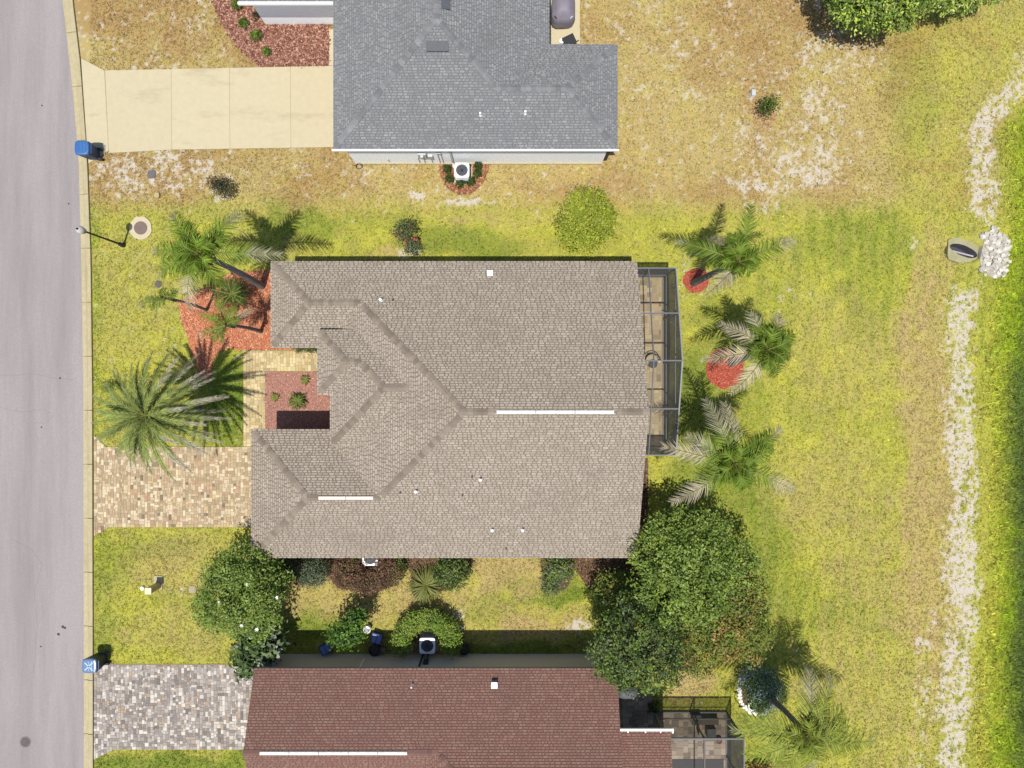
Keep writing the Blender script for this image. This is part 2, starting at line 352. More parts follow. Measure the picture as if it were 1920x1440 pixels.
    for a in [(300, 320, 140, 50, .78), (240, 345, 70, 40, .62), (420, 350, 30, 30, .7), (470, 60, 90, 60, .34), (190, 60, 60, 60, .42), (1500, 300, 110, 70, .74), (1415, 265, 50, 60, .7), (1540, 215, 60, 60, .7), (1530, 330, 40, 26, .95), (1420, 350, 50, 22, .85), (1340, 120, 250, 120, .42), (1180, 150, 80, 160, .42), (1550, 110, 110, 70, .62),
              (1230, 60, 120, 80, .45), (785, 368, 24, 12, .9), (880, 378, 60, 8, .8), (690, 330, 30, 24, .55), (350, 40, 60, 60, .45), (1085, 1172, 26, 14, 1.0), (860, 1170, 12, 30, .8), (1425, 385, 40, 20, .8), (1300, 520, 40, 45, .4), (1500, 560, 40, 40, .35), (1360, 690, 46, 48, .4), (265, 560, 300, 300, .12), (1710, 455, 14, 18, .6), (335, 1110, 14, 10, .6), (770, 475, 26, 14, .8), (1310, 1330, 30, 20, .3)]:
        sand = np.maximum(sand, a[4] * spot(px, py, *a[:4], soft=0.5))
    sand = np.maximum(sand, top * 0.30 * (1 - sstep(1600, 1720, px)))
    fine = vnoise(x, y, 3.0, 5, 4); grit = vnoise(x, y, 7.5, 6, 2)
    s = sstep(0.34, 0.72, sand * 0.62 + (fine - 0.5) * 0.80 + (grit - 0.5) * 1.05)
    s = s * (sand > 0.02)
    return col, np.clip(s, 0, 1), lush, dk

gx = np.concatenate([[-1500, -400, -120, -60, -40, -30], np.arange(-26, 26.001, 0.1), [30, 40, 60, 120, 400, 1500]])
gy = np.concatenate([[-1500, -400, -120, -60, -40, -26], np.arange(-20, 20.001, 0.1), [26, 40, 60, 120, 400, 1500]])
XX, YY = np.meshgrid(gx, gy); xf = XX.ravel(); yf = YY.ravel()
gcol, gs, _, _ = turf(np.clip(xf, -30, 30), np.clip(yf, -26, 26))
gc = gcol * 0.86 * (1 - gs)[:, None] + C_SAND[None] * gs[:, None]
far = (np.abs(xf) > 27) | (np.abs(yf) > 21); gc[far] = C_YEL * 0.7
nx, ny = len(gx), len(gy); ii = np.arange(nx * ny).reshape(ny, nx)
gf = np.stack([ii[:-1, :-1].ravel(), ii[:-1, 1:].ravel(), ii[1:, 1:].ravel(), ii[1:, :-1].ravel()], 1)
gz = ground_z(xf, yf)
lawn = raw_obj('ground', np.stack([xf, yf, gz], 1), gf, gc, M_ground, nper=4)
tag(lawn, 'dry and green lawn ground with bare sandy patches', 'ground', kind='structure')

# ------------------------------------------------------------------ road and kerb
road = MB()
rp = [G2(a, b) for a, b in road_edge]
rp = [(rp[0][0], 300)] + rp + [(rp[-1][0], -300)]
poly = rp + [(-33.0, -300), (-33.0, 300)]
road.prism(poly, -0.05, 0.012)
tag(road.build('road', M_asphalt), 'pale worn asphalt street along the left', 'road', kind='structure')
kerb = thing('kerb', (*G2(165, 720), 0), 'flat beige concrete kerb along the street edge', 'kerb', kind='structure')
kp = -140
while kp < 1600:
    e = kp + 101.0; m = MB()
    ks = [kp + 0.6, (kp + e) / 2, e - 0.6]
    ins = [G2(edge_x(road_edge, k) - 0.3, k) for k in ks]; ous = [G2(edge_x(kerb_edge, k), k) for k in ks]; vs = []; fs = []
    for (a, b) in zip(ins, ous):
        for t, z in ((0, 0.0), (0, 0.022), (0.12, 0.03), (0.42, 0.045), (0.6, 0.10), (0.95, 0.11), (1, 0.10), (1, -0.02)):
            vs.append((a[0] + (b[0] - a[0]) * t, a[1] + (b[1] - a[1]) * t, z))
    for i in range(2):
        for j in range(7): fs.append((i * 8 + j, i * 8 + j + 1, (i + 1) * 8 + j + 1, (i + 1) * 8 + j))
    fs += [tuple(range(8)), tuple(reversed(range(16, 24)))]
    m.add(vs, fs); m.build('kerb_segment', M_kerb, kerb); kp = e
# repaired strips and cover in the street
cover = thing('manhole_cover', (*G2(48, 1391), 0.012), 'round grey iron cover set in the street', 'manhole cover')
MB().lathe((*G2(48, 1391), 0.012), [(0.27, 0.0), (0.27, 0.006), (0.23, 0.007)], 24).build('rim', mat('worn_iron_rim', A(150, 140, 140), 0.9, 0.1, 8), cover)
MB().lathe((*G2(48, 1391), 0.0125), [(0.225, 0.0), (0.22, 0.012), (0.05, 0.014)], 24).build('lid', mat('worn_iron', A(112, 104, 106), 0.8, 0.15, 12, 0.4, 50), cover)
tar = MB()
for pts in ([(0, 765), (40, 772), (85, 768), (100, 780), (82, 795), (60, 790)], [(0, 705), (60, 700), (100, 708), (150, 712)], [(20, 1010), (60, 1030), (80, 1060), (66, 1110), (70, 1180), (62, 1290)]):
    q = []
    for i in range(len(pts) - 1):
        for t in np.linspace(0, 1, 6, endpoint=False):
            q.append((pts[i][0] + (pts[i + 1][0] - pts[i][0]) * t + RND.uniform(-1.5, 1.5), pts[i][1] + (pts[i + 1][1] - pts[i][1]) * t + RND.uniform(-1.5, 1.5)))
    tar.tube([(*G2(*p), 0.010) for p in q], 0.006, 4)
tar.build('crack', mat('road_crack', A(140, 133, 133), 0.95), bpy.data.objects['road'])
spots = MB()
for p in [(118, 1175, .05), (122, 1177, .045), (110, 1189, .05), (113, 709, .035), (79, 198, .03), (129, 382, .03), (78, 801, .03), (77, 1212, .03)]:
    spots.lathe((*G2(p[0], p[1]), 0.012), [(p[2] * 1.4, 0), (p[2], 0.008)], 7)
spots.build('tar_spots', mat('tar', (0.03, 0.03, 0.03), 0.7), bpy.data.objects['road'], kind='stuff')

# ------------------------------------------------------------------ concrete driveway of the grey-roofed house
drive = thing('driveway', (*G2(400, 200), 0), 'wide pale concrete driveway of the grey-roofed house', 'driveway', kind='structure')
xs = [198, 322, 431, 545, 640]
def dtop(x): return np.interp(x, [152, 197, 640], [109, 133, 124])
def dbot(x): return np.interp(x, [166, 205, 640], [308, 283, 276])
g = 0.35
slabs = [[(153, 110), (196.6, 133), (205 - 0.5, 283), (167, 307), (163.5, 262), (158.5, 190)]]
for a, b in zip(xs[:-1], xs[1:]):
    sk = 2 if a == 198 else 0
    slabs.append([(a + g, dtop(a)), (b - g, dtop(b)), (b - g + 1, dbot(b)), (a + g + (7 if a == 198 else 1), dbot(a))])
MB().prism(GP([(156, 112), (198, 134), (638, 125.5), (638, 274.5), (205, 281.5), (168, 305)]), -0.06, 0.044).build('joint_filler', M_joint, drive)
for s_ in slabs: MB().prism(GP(s_), -0.05, 0.05).build('slab', M_conc, drive)
MB().prism(GP([(617.5, 56), (640, 56), (640, 123.3), (617.5, 123.6)]), -0.05, 0.048).build('slab', M_conc, drive)
tag(MB().prism(GP([(1030.5, -60), (1087, -60), (1087, 92), (1030.5, 92)]), -0.05, 0.05).build('patio_slab', M_conc), 'small concrete patio slab behind the grey-roofed house', 'patio', kind='structure')

# ------------------------------------------------------------------ pavers
def pave(root, poly, pal, unit, sizes, zt=0.05, limit=300, z0=0.0, hole=None, seed=1):
    """random ashlar fill of a plan polygon; the largest stones are objects, the rest one mesh"""
    r = random.Random(seed); P = GP(poly); xs_ = [p[0] for p in P]; ys_ = [p[1] for p in P]; x0, x1, y0, y1 = min(xs_), max(xs_), min(ys_), max(ys_)
    nx_ = int((x1 - x0) / unit); ny_ = int((y1 - y0) / unit)
    cx, cy = np.meshgrid(x0 + (np.arange(nx_) + .5) * unit, y0 + (np.arange(ny_) + .5) * unit)
    free = inside(P, cx, cy)
    if hole is not None: free &= ~inside(GP(hole), cx, cy)
    stones = []
    for j in range(ny_):
        for i in range(nx_):
            if not free[j, i]: continue
            opts = sizes[:]; r.shuffle(opts); opts = opts + [(1, 2), (2, 1), (1, 1)]
            for (a, b) in opts:
                if i + a <= nx_ and j + b <= ny_ and free[j:j + b, i:i + a].all():
                    free[j:j + b, i:i + a] = False
                    stones.append((a * b, x0 + (i + a / 2) * unit, y0 + (j + b / 2) * unit, a, b)); break
    MB().prism(P, z0 - 0.04, z0 + zt - 0.016).build('joint_sand', M_joint, root)
    stones.sort(key=lambda t: -t[0]); fld = MB(); cache = {}; base = base_of(root)
    for k, (ar, x, y, a, b) in enumerate(stones):
        w = r.random(); acc = 0; c = pal[-1][1]
        for pw, pc in pal:
            acc += pw
            if w < acc: c = pc; break
        q = r.uniform(.88, 1.12); c = tuple(v * q for v in c); ht = zt + r.uniform(-.003, .003)
        sx, sy = a * unit - 0.010, b * unit - 0.010
        if k < limit:
            key = (a, b)
            if key not in cache:
                m = MB(); m.box((0, 0, -0.03), (sx, sy, 0.052)); m.box((0, 0, -0.002), (sx - 0.014, sy - 0.014, 0.012)); cache[key] = m.mesh('paver', M_paver)
            o = link(bpy.data.objects.new('paver', cache[key])); o.parent = root
            o.location = (x - base.x, y - base.y, z0 + ht - base.z - 0.004); o.color = (*c, 1)
        else:
            fld.box((x, y, z0 + ht - 0.028), (sx, sy, 0.05), col=c)
    if fld.v: fld.build('small_pavers', M_paver_field, root, colours=True, kind='stuff')
PAL_TAN = [(.26, A(236, 217, 182)), (.24, A(214, 192, 156)), (.22, A(198, 174, 142)), (.10, A(204, 170, 138)), (.10, A(186, 168, 136)), (.03, A(150, 134, 112)), (.03, A(222, 194, 146))]
PAL_GREY = [(.22, A(228, 220, 210)), (.25, A(194, 185, 177)), (.25, A(172, 163, 156)), (.18, A(156, 147, 141)), (.06, A(196, 172, 150)), (.04, A(140, 132, 128))]
PAL_CREAM = [(.4, A(236, 216, 166)), (.25, A(224, 200, 146)), (.2, A(212, 188, 140)), (.15, A(198, 182, 142))]
PAL_LANAI = [(.3, A(214, 196, 158)), (.3, A(196, 178, 140)), (.2, A(178, 162, 132)), (.1, A(204, 178, 146)), (.1, A(160, 147, 122))]
PAL_LOW = [(.3, A(196, 180, 162)), (.3, A(176, 160, 142)), (.2, A(156, 142, 128)), (.1, A(184, 162, 142)), (.1, A(140, 128, 117))]
S1 = [(2, 2), (2, 2), (2, 3), (3, 2), (2, 4), (3, 3), (4, 2)]
t = thing('paver_driveway', (*G2(330, 910), 0), 'tan multi-coloured paver driveway of the tan-roofed house', 'driveway', kind='structure'); pave(t, drive_main, PAL_TAN, 0.066, S1, seed=2)
t = thing('walkway', (*G2(480, 720), 0), 'cream paver walkway bending from the driveway to the entry', 'walkway', kind='structure'); pave(t, walk_main, PAL_CREAM, 0.072, S1, zt=0.052, seed=3)
t = thing('paver_driveway', (*G2(320, 1325), 0), 'grey paver driveway of the red-roofed house', 'driveway', kind='structure'); pave(t, drive_low, PAL_GREY, 0.066, S1, seed=4)
t = thing('lanai_floor', (*G2(1210, 680), 0), 'tan paver floor inside the screened lanai of the tan-roofed house', 'patio', kind='structure'); pave(t, patio_main, PAL_LANAI, 0.11, [(2, 2), (3, 2), (2, 3), (3, 3), (4, 2)], zt=0.06, seed=5)
t = thing('lanai_floor', (*G2(1270, 1380), 0), 'grey-brown paver patio floor behind the red-roofed house', 'patio', kind='structure'); pave(t, patio_low, PAL_LOW, 0.11, [(2, 2), (3, 2), (2, 3), (3, 3), (4, 2)], zt=0.06, seed=6)

# ------------------------------------------------------------------ mulch and gravel beds
def bed(name, poly, label, soil, pal, dens, size, zt=0.03, seed=0):
    P = GP(poly); c = np.mean(P, 0); t = thing(name, (c[0], c[1], 0), label, 'planting bed', kind='structure')
    MB().prism(P, -0.03, zt).build('bed_soil', soil, t)
    x0, y0 = np.min(P, 0); x1, y1 = np.max(P, 0); n = int((x1 - x0) * (y1 - y0) * dens); r = np.random.default_rng(seed)
    x = r.uniform(x0 - .15, x1 + .15, n); y = r.uniform(y0 - .15, y1 + .15, n); k = inside(P, x + r.normal(0, .05, n), y + r.normal(0, .05, n)); x = x[k]; y = y[k]; n = len(x)
    a = r.uniform(0, math.tau, n); ln = r.uniform(size[0], size[1], n); w = ln * r.uniform(.25, .6, n); tl = r.uniform(-.5, .5, n); z = zt + 0.006 + r.uniform(0, .025, n)
    ux, uy = np.cos(a), np.sin(a); V = np.zeros((n, 4, 3))
    for i, (s, q) in enumerate(((-1, -1), (1, -1), (1, 1), (-1, 1))):
        V[:, i, 0] = x + s * ux * ln / 2 - q * uy * w / 2; V[:, i, 1] = y + s * uy * ln / 2 + q * ux * w / 2; V[:, i, 2] = z + s * tl * ln / 2 + q * r.uniform(-.3, .3, n) * w
    pc = np.array(pal)[r.integers(0, len(pal), n)] * r.uniform(.6, 1.35, (n, 1)); pc = np.repeat(pc, 4, 0)
    raw_obj('mulch_chips' if 'gravel' not in name else 'gravel', V.reshape(-1, 3), np.arange(n * 4).reshape(n, 4), pc, M_chip, t, 4, kind='stuff')
    return t
RED = [A(236, 156, 118), A(244, 178, 136), A(208, 116, 80), A(224, 138, 98), A(240, 186, 150)]; RED2 = [A(210, 96, 76), A(224, 118, 92), A(184, 76, 58), A(214, 138, 112)]
BARK = [A(190, 138, 116), A(160, 108, 92), A(216, 172, 150), A(128, 86, 72)]; GRAV = [A(214, 160, 142), A(190, 134, 120), A(232, 188, 168), A(168, 116, 104)]
M_red = mat('red_mulch_soil', A(206, 124, 92), 0.95, 0.3, 14, 0.4, 40); M_red2 = mat('bright_mulch_soil', A(186, 92, 74), 0.95, 0.3, 14, 0.4, 40)
M_bark_s = mat('bark_mulch_soil', A(140, 92, 76), 0.95, 0.35, 14, 0.4, 40); M_grav = mat('gravel_soil', A(192, 140, 124), 0.95, 0.3, 18, 0.4, 50)
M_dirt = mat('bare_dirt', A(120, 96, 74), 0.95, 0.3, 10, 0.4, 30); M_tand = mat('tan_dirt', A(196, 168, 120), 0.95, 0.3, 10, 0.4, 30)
bed('mulch_bed', bed_red, 'red mulch bed with palms beside the paver walkway', M_red, RED, 700, (.03, .09), seed=1)
bed('gravel_bed', bed_court, 'pinkish gravel bed in the entry courtyard', M_grav, GRAV, 900, (.02, .05), seed=2)
bed('mulch_bed', bed_top, 'brown bark bed by the white wall at the top', M_bark_s, BARK, 700, (.04, .12), seed=3)
bed('mulch_bed', bed_ac, 'bark bed around the condenser of the grey-roofed house', M_bark_s, [A(196, 140, 100), A(172, 112, 80), A(210, 164, 116)], 500, (.04, .12), zt=0.02, seed=4)
bed('mulch_bed', bed_ring1, 'small red mulch ring at the upper right palm', M_red2, RED2, 700, (.03, .08), seed=5)
bed('mulch_bed', bed_ring2, 'larger red mulch ring at the middle right palm', M_red2, RED2, 700, (.03, .08), seed=6)
bed('mulch_bed', bed_ring3, 'faint mulch patch under the lone sapling in the dry lot', M_tand, [A(196, 130, 104), A(180, 112, 90), A(204, 170, 126)], 300, (.04, .1), zt=0.012, seed=7)
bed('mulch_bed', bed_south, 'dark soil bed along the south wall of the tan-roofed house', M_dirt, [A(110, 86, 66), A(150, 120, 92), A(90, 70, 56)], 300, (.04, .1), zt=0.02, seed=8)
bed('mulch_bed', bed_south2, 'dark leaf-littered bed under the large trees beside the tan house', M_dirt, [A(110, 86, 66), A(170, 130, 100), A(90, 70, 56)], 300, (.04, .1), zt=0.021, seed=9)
bed('mulch_bed', bed_hedge, 'soil bed under the crescent hedge of the red-roofed house', M_tand, [A(150, 126, 92), A(190, 166, 120)], 200, (.04, .1), zt=0.02, seed=10)
bed('mulch_bed', bed_flower, 'round flower bed edged with white stones at the lower right', M_dirt, [A(110, 86, 66), A(150, 120, 92)], 300, (.04, .1), zt=0.02, seed=11)
# ------------------------------------------------------------------ houses
MP = 5 / 12
def clip_poly(sub, clip):
    """convex clip, clip polygon counter-clockwise; (s,t) tuples"""
    out = sub; n = len(clip)
    for i in range(n):
        ax, ay = clip[i]; bx, by = clip[(i + 1) % n]; ex, ey = bx - ax, by - ay; inp = out; out = []
        if not inp: return []
        d = [ex * (p[1] - ay) - ey * (p[0] - ax) for p in inp]
        if min(d) >= 0: out = inp; continue
        for k in range(len(inp)):
            p, q = inp[k], inp[(k + 1) % len(inp)]; dp, dq = d[k], d[(k + 1) % len(inp)]
            if dp >= 0: out.append(p)
            if (dp >= 0) != (dq >= 0):
                t = dp / (dp - dq); out.append((p[0] + (q[0] - p[0]) * t, p[1] + (q[1] - p[1]) * t))
    return out
def ccw(p):
    a = sum(p[i][0] * p[(i + 1) % len(p)][1] - p[(i + 1) % len(p)][0] * p[i][1] for i in range(len(p)))
    return p if a > 0 else p[::-1]
class Face:
    def __init__(s, origin, up, ze, pieces, m=MP): s.o = origin; s.u = up; s.ze = ze; s.p = pieces; s.m = m
    def z(s, x, y): return s.ze + s.m * ((x - s.o[0]) * s.u[0] + (y - s.o[1]) * s.u[1])
def shingle(mb, face, teeth, seed, course=0.108):
    r = random.Random(seed); u = face.u; e = (-u[1], u[0]); cs = 1 / math.sqrt(1 + face.m ** 2)
    def st(p): return ((p[0] - face.o[0]) * e[0] + (p[1] - face.o[1]) * e[1], ((p[0] - face.o[0]) * u[0] + (p[1] - face.o[1]) * u[1]) / cs)
    P = [ccw([st(q) for q in pc]) for pc in face.p]
    nrm = Vector((-face.m * u[0], -face.m * u[1], 1)).normalized()
    s0 = min(q[0] for p in P for q in p); s1 = max(q[0] for p in P for q in p); t1 = max(q[1] for p in P for q in p)
    k = 0
    while k * course < t1:
        ta = k * course - 0.004; x = s0 - r.uniform(0, .4)
        while x < s1:
            w = r.uniform(.07, .22); c = teeth[r.randrange(len(teeth))]; q = r.uniform(.93, 1.07); c = (c[0] * q, c[1] * q, c[2] * q)
            a, b = x, x + w; x = b + r.uniform(.025, .07); tb = ta + course * r.uniform(.60, .76); hi = 0.013
            for p in P:
                poly = clip_poly([(a, ta), (b, ta), (b, tb), (a, tb)], p)
                if len(poly) < 3: continue
                n = len(poly); vs = []
                for lay in (0, 1):
                    for (s, t) in poly:
                        hh = 0.001 if lay == 0 else hi * (1 - 0.75 * (t - ta) / (tb - ta)) + 0.002
                        X = face.o[0] + s * e[0] + t * cs * u[0]; Y = face.o[1] + s * e[1] + t * cs * u[1]
                        vs.append((X + nrm.x * hh, Y + nrm.y * hh, face.ze + face.m * t * cs + nrm.z * hh))
                fs = [tuple(range(n, 2 * n))] + [(i, (i + 1) % n, n + (i + 1) % n, n + i) for i in range(n)]
                mb.add(vs, fs, 0, c)
        k += 1
def cap_mesh(slope, mt, w=0.135, ln=0.27, th=0.014):
    m = MB(); vs = []
    for x, lift in ((-ln / 2, 0.020), (ln / 2, 0.006)):
        for y, z in ((-w, -w * slope), (0, 0.004), (w, -w * slope)):
            vs.append((x, y, z + lift + th)); vs.append((x, y, z + lift - 0.004))
    # per end: 0 top-l,1 bot-l,2 top-c,3 bot-c,4 top-r,5 bot-r
    fs = [(0, 2, 8, 6), (2, 4, 10, 8), (1, 7, 9, 3), (3, 9, 11, 5), (0, 6, 7, 1), (4, 5, 11, 10), (0, 1, 3, 2), (2, 3, 5, 4), (6, 8, 9, 7), (8, 10, 11, 9)]
    m.add(vs, fs); return m.mesh('ridge_cap', mt)
def caps(roof, a, b, me, exposure=0.205):
    """cap pieces from low end a to high end b"""
    a = Vector(a); b = Vector(b); d = b - a; d.normalize(); a = a + d * (0.20 if abs(d.z) > .01 else 0.0); L = (b - a).length; up = Vector((0, 0, 1)); y = up.cross(d).normalized(); z = d.cross(y)
    n = max(1, int(round(L / exposure))); base = base_of(roof)
    for i in range(n):
        p = a + d * (L * (i + .5) / n) - base
        o = link(bpy.data.objects.new('ridge_cap', me)); o.parent = roof
        o.matrix_local = Matrix((( d.x, y.x, z.x, p.x), (d.y, y.y, z.y, p.y), (d.z, y.z, z.z, p.z), (0, 0, 0, 1)))
def roof_of(house, faces, lines, teeth, cap_col, fascia, deck_col, seed):
    dk = mat('deck_' + fascia.name, deck_col, 0.95, 0.1, 3); cm = mat('cap_' + fascia.name, cap_col, 0.95, 0.18, 2, obj_random=0.22)
    m = MB()
    for f in faces:
        for p in f.p: m.prism(p, lambda x, y, f=f: f.z(x, y) - 0.17, f.z, 0, side_mi=1)
    roof = m.build('roof', [dk, fascia], house)
    sh = MB()
    for i, f in enumerate(faces): shingle(sh, f, teeth, seed + i)
    sh.build('shingles', M_shingle, roof, colours=True, kind='stuff')
    hip = cap_mesh(MP / math.sqrt(2), cm); rid = cap_mesh(MP, cm)
    for a, b in lines:
        caps(roof, a, b, hip if abs(a[2] - b[2]) > 0.01 else rid)
    return roof
def pipe_vent(roof, x, y, z, r=0.055, h=0.26, m=None, flash=True):
    mb = MB(); mb.lathe((x, y, z - 0.06), [(r, 0), (r, h + 0.06), (r * .75, h + 0.06), (r * .7, h)], 12)
    if flash: mb.lathe((x, y, z - 0.02), [(r * 1.5, 0.0), (r * 1.4, 0.035), (r * 1.05, 0.07)], 12)
    mb.build('vent_pipe', m or M_pipe, roof, smooth=False)
def box_vent(roof, x, y, z, sx, sy, h, m, tilt=None):
    mb = MB(); mb.box((x, y, z + h * .35), (sx * .8, sy * .8, h * 1.1)); mb.box((x, y, z + h), (sx, sy, 0.05)); mb.build('roof_vent', m, roof)
def ridge_vent(roof, x0, x1, y, z, m):
    mb = MB(); n = max(2, int((x1 - x0) / 1.2)); 
    for i in range(n):
        a = x0 + (x1 - x0) * i / n; b = x0 + (x1 - x0) * (i + 1) / n - 0.02; vs = []
        for x in (a, b):
            for dy, dz in ((-.07, .0), (-.07, .035), (-.055, .050), (0, .065), (.055, .050), (.07, .035), (.07, .0)): vs.append((x, y + dy, z + dz))
        fs = [(j, j + 1, 7 + j + 1, 7 + j) for j in range(6)] + [(6, 0, 7, 13), tuple(reversed(range(7))), tuple(range(7, 14))]
        mb.add(vs, fs)
    mb.build('ridge_vent', m, roof)
def garage_door(house, x, y0, y1, col, facing=-1):
    d = MB(); hgt = 2.15
    for k in range(4): d.box((x + facing * 0.03, (y0 + y1) / 2, 0.07 + hgt * (k + .5) / 4), (0.05, y1 - y0, hgt / 4 - 0.015))
    o = d.build('garage_door', col, house)
    MB().box((x + facing * 0.065, (y0 + y1) / 2, 0.5), (0.03, 0.16, 0.03)).build('handle', M_black, o)
def window(house, x, y, z, wdt, hgt, axis, out, frame):
    def b(m, du, dz, su, sz, th, off):
        c = (x + off * out, y + du, z + dz) if axis == 'y' else (x + du, y + off * out, z + dz)
        m.box(c, (th, su, sz) if axis == 'y' else (su, th, sz))
    p = MB(); b(p, 0, 0, wdt, hgt, 0.02, 0.012); w = p.build('window', M_glass, house)
    f = MB(); b(f, 0, hgt / 2, wdt + .12, .06, .06, .03); b(f, 0, -hgt / 2, wdt + .16, .06, .09, .045); b(f, wdt / 2, 0, .06, hgt - .06, .06, .03); b(f, -wdt / 2, 0, .06, hgt - .06, .06, .03); b(f, 0, 0, wdt - .06, .04, .05, .025)
    f.build('frame', frame, w)

# ---- the tan-roofed house in the middle
ZE = 2.7
hm = thing('house', (-2, -1, 0), 'tan shingle-roofed house with raised entry roof in the middle', 'house')
zM = ZE + 6.38 * MP; N_, S_, E_ = 5.28, -7.48, 5.38; zW = ZE + 1.86 * MP; zG = ZE + 2.765 * MP; Z2 = 3.4; zB = Z2 + 2.433 * MP; zP = Z2 + 1.368 * MP
F_main = [
 Face((0, N_), (0, -1), ZE, [[(-10.38, N_), (-6.40, N_), (-6.40, 3.42), (-8.52, 3.42)], [(-6.40, N_), (E_, N_), (E_, -1.10), (-1.88, -1.10), (-6.40, 3.42)]]),
 Face((0, S_), (0, 1), ZE, [[(-11.23, S_), (-5.495, S_), (-5.495, -4.715), (-8.465, -4.715)], [(-5.495, S_), (E_, S_), (E_, -1.10), (-1.88, -1.10), (-5.495, -4.715)]]),
 Face((-8.26, 0), (1, 0), ZE, [[(-1.88, -1.1), (-6.40, 3.42), (-7.6, 2.22), (-7.6, -2.61), (-5.495, -4.715)]]),
 Face((0, 1.56), (0, 1), ZE, [[(-10.38, 1.56), (-8.52, 3.42), (-6.40, 3.42), (-8.26, 1.56)]]),
 Face((0, -1.95), (0, -1), ZE, [[(-11.23, -1.95), (-8.465, -4.715), (-7.6, -4.715), (-7.6, -1.95)], [(-7.6, -4.715), (-5.495, -4.715), (-7.6, -2.61)]]),
 Face((-10.38, 0), (1, 0), ZE, [[(-10.38, N_), (-10.38, 1.56), (-8.52, 3.42)]]),
 Face((-11.23, 0), (1, 0), ZE, [[(-11.23, S_), (-11.23, -1.95), (-8.465, -4.715)]]),
 Face((-8.186, 0), (1, 0), Z2, [[(-8.186, 2.287), (-8.186, -.4485), (-6.818, .919)]]),
 Face((0, 2.287), (0, -1), Z2, [[(-8.186, 2.287), (-6.58, 2.287), (-6.279, 1.986), (-6.279, .919), (-6.818, .919)], [(-6.279, 1.986), (-4.146, -.146), (-5.214, -.146), (-6.279, .919)]]),
 Face((0, -.4485), (0, 1), Z2, [[(-8.186, -.4485), (-7.647, -.4485), (-6.279, .919), (-6.818, .919)]]),
 Face((-7.647, 0), (1, 0), Z2, [[(-5.214, -.146), (-6.279, .919), (-7.647, -.4485), (-7.647, -2.579)]]),
 Face((0, -2.579), (0, 1), Z2, [[(-7.647, -2.579), (-6.58, -2.579), (-4.146, -.146), (-5.214, -.146)]]),
]
L_main = [((-6.40, 3.42, zW), (-1.88, -1.1, zM)), ((-5.495, -4.715, zG), (-1.88, -1.1, zM)), ((-1.88, -1.1, zM), (-0.72, -1.1, zM)), ((4.15, -1.1, zM), (E_, -1.1, zM)),
 ((-10.38, N_, ZE), (-8.52, 3.42, zW)), ((-10.38, 1.56, ZE), (-8.52, 3.42, zW)), ((-8.52, 3.42, zW), (-6.40, 3.42, zW)),
 ((-11.23, S_, ZE), (-8.465, -4.715, zG)), ((-11.23, -1.95, ZE), (-8.465, -4.715, zG)), ((-8.465, -4.715, zG), (-8.05, -4.715, zG)), ((-5.66, -4.715, zG), (-5.495, -4.715, zG)),
 ((-8.186, 2.287, Z2), (-6.818, .919, zP)), ((-8.186, -.4485, Z2), (-6.818, .919, zP)), ((-6.818, .919, zP), (-6.279, .919, zP)),
 ((-6.279, .919, zP), (-5.214, -.146, zB)), ((-7.647, -2.579, Z2), (-5.214, -.146, zB)), ((-5.214, -.146, zB), (-4.146, -.146, zB))]
TAN_T = [A(191, 179, 164), A(186, 174, 159), A(196, 184, 170), A(182, 170, 155)]
roof_m = roof_of(hm, F_main, L_main, TAN_T, A(155, 142, 127), M_fascia_t, A(146, 133, 117), 100)
ridge_vent(roof_m, -0.60, 4.02, -1.1, zM, mat('white_ridge_vent', (.52, .52, .50), .65, .2, 4)); ridge_vent(roof_m, -8.0, -5.72, -4.715, zG, mat('pinkish_ridge_vent', (0.58, 0.50, 0.44), 0.6, 0.1, 4))
def on(faces, i, px, py):
    f = faces[i]; z = 3.0
    for _ in range(12): x, y, _z = G(px, py, z); z = f.z(x, y)
    return x, y, z
x, y, z = on(F_main, 0, 919, 513); box_vent(roof_m, x, y, z, .24, .24, .16, M_pipe)
for i, px, py in ((0, 715, 563), (1, 901, 899), (1, 781, 921), (1, 923, 993), (1, 980, 993)): pipe_vent(roof_m, *on(F_main, i, px, py))
for i, px, py in ((0, 737, 563), (1, 885, 894), (1, 867, 929), (1, 751, 924), (1, 949, 1028)): pipe_vent(roof_m, *on(F_main, i, px, py), r=0.035, h=0.14, m=M_black, flash=False)
walls_main = [(-9.98, 1.96), (-9.98, 4.88), (5.0, 4.88), (5.0, -7.08), (-10.83, -7.08), (-10.83, -2.35), (-7.2, -2.35), (-7.2, -0.05), (-7.7, -0.05), (-7.7, 1.96)]
houses_plan.append(walls_main)
w = MB(); w.prism(walls_main, 0, ZE - 0.16)
w.prism([(-7.66, 1.9), (-5.0, 1.9), (-5.0, -2.2), (-7.22, -2.2), (-7.22, 0.0), (-7.66, 0.0)], ZE - 0.17, Z2 - 0.16)
w.add([(5.0, 4.88, ZE - .17), (5.0, -7.08, ZE - .17), (5.0, -1.1, zM - .2), (4.8, 4.88, ZE - .17), (4.8, -7.08, ZE - .17), (4.8, -1.1, zM - .2)], [(0, 2, 1), (3, 4, 5), (0, 1, 4, 3), (1, 2, 5, 4), (2, 0, 3, 5)])
w.build('wall', M_stucco_t, hm)
garage_door(hm, -10.83, -6.9, -2.6, M_white); window(hm, -9.98, 3.4, 1.4, 1.5, 1.3, 'y', -1, M_white)
MB().box((-7.74, 1.0, 1.1), (0.06, 1.0, 2.1)).build('door', mat('front_door', (0.12, 0.06, 0.04), 0.5), hm)
window(hm, 5.0, 0.5, 1.15, 3.4, 2.1, 'y', 1, M_bronze)
for wx in (-6.5, -1.0, 3.0): window(hm, wx, -7.08, 1.5, 1.0, 1.2, 'x', -1, M_white)

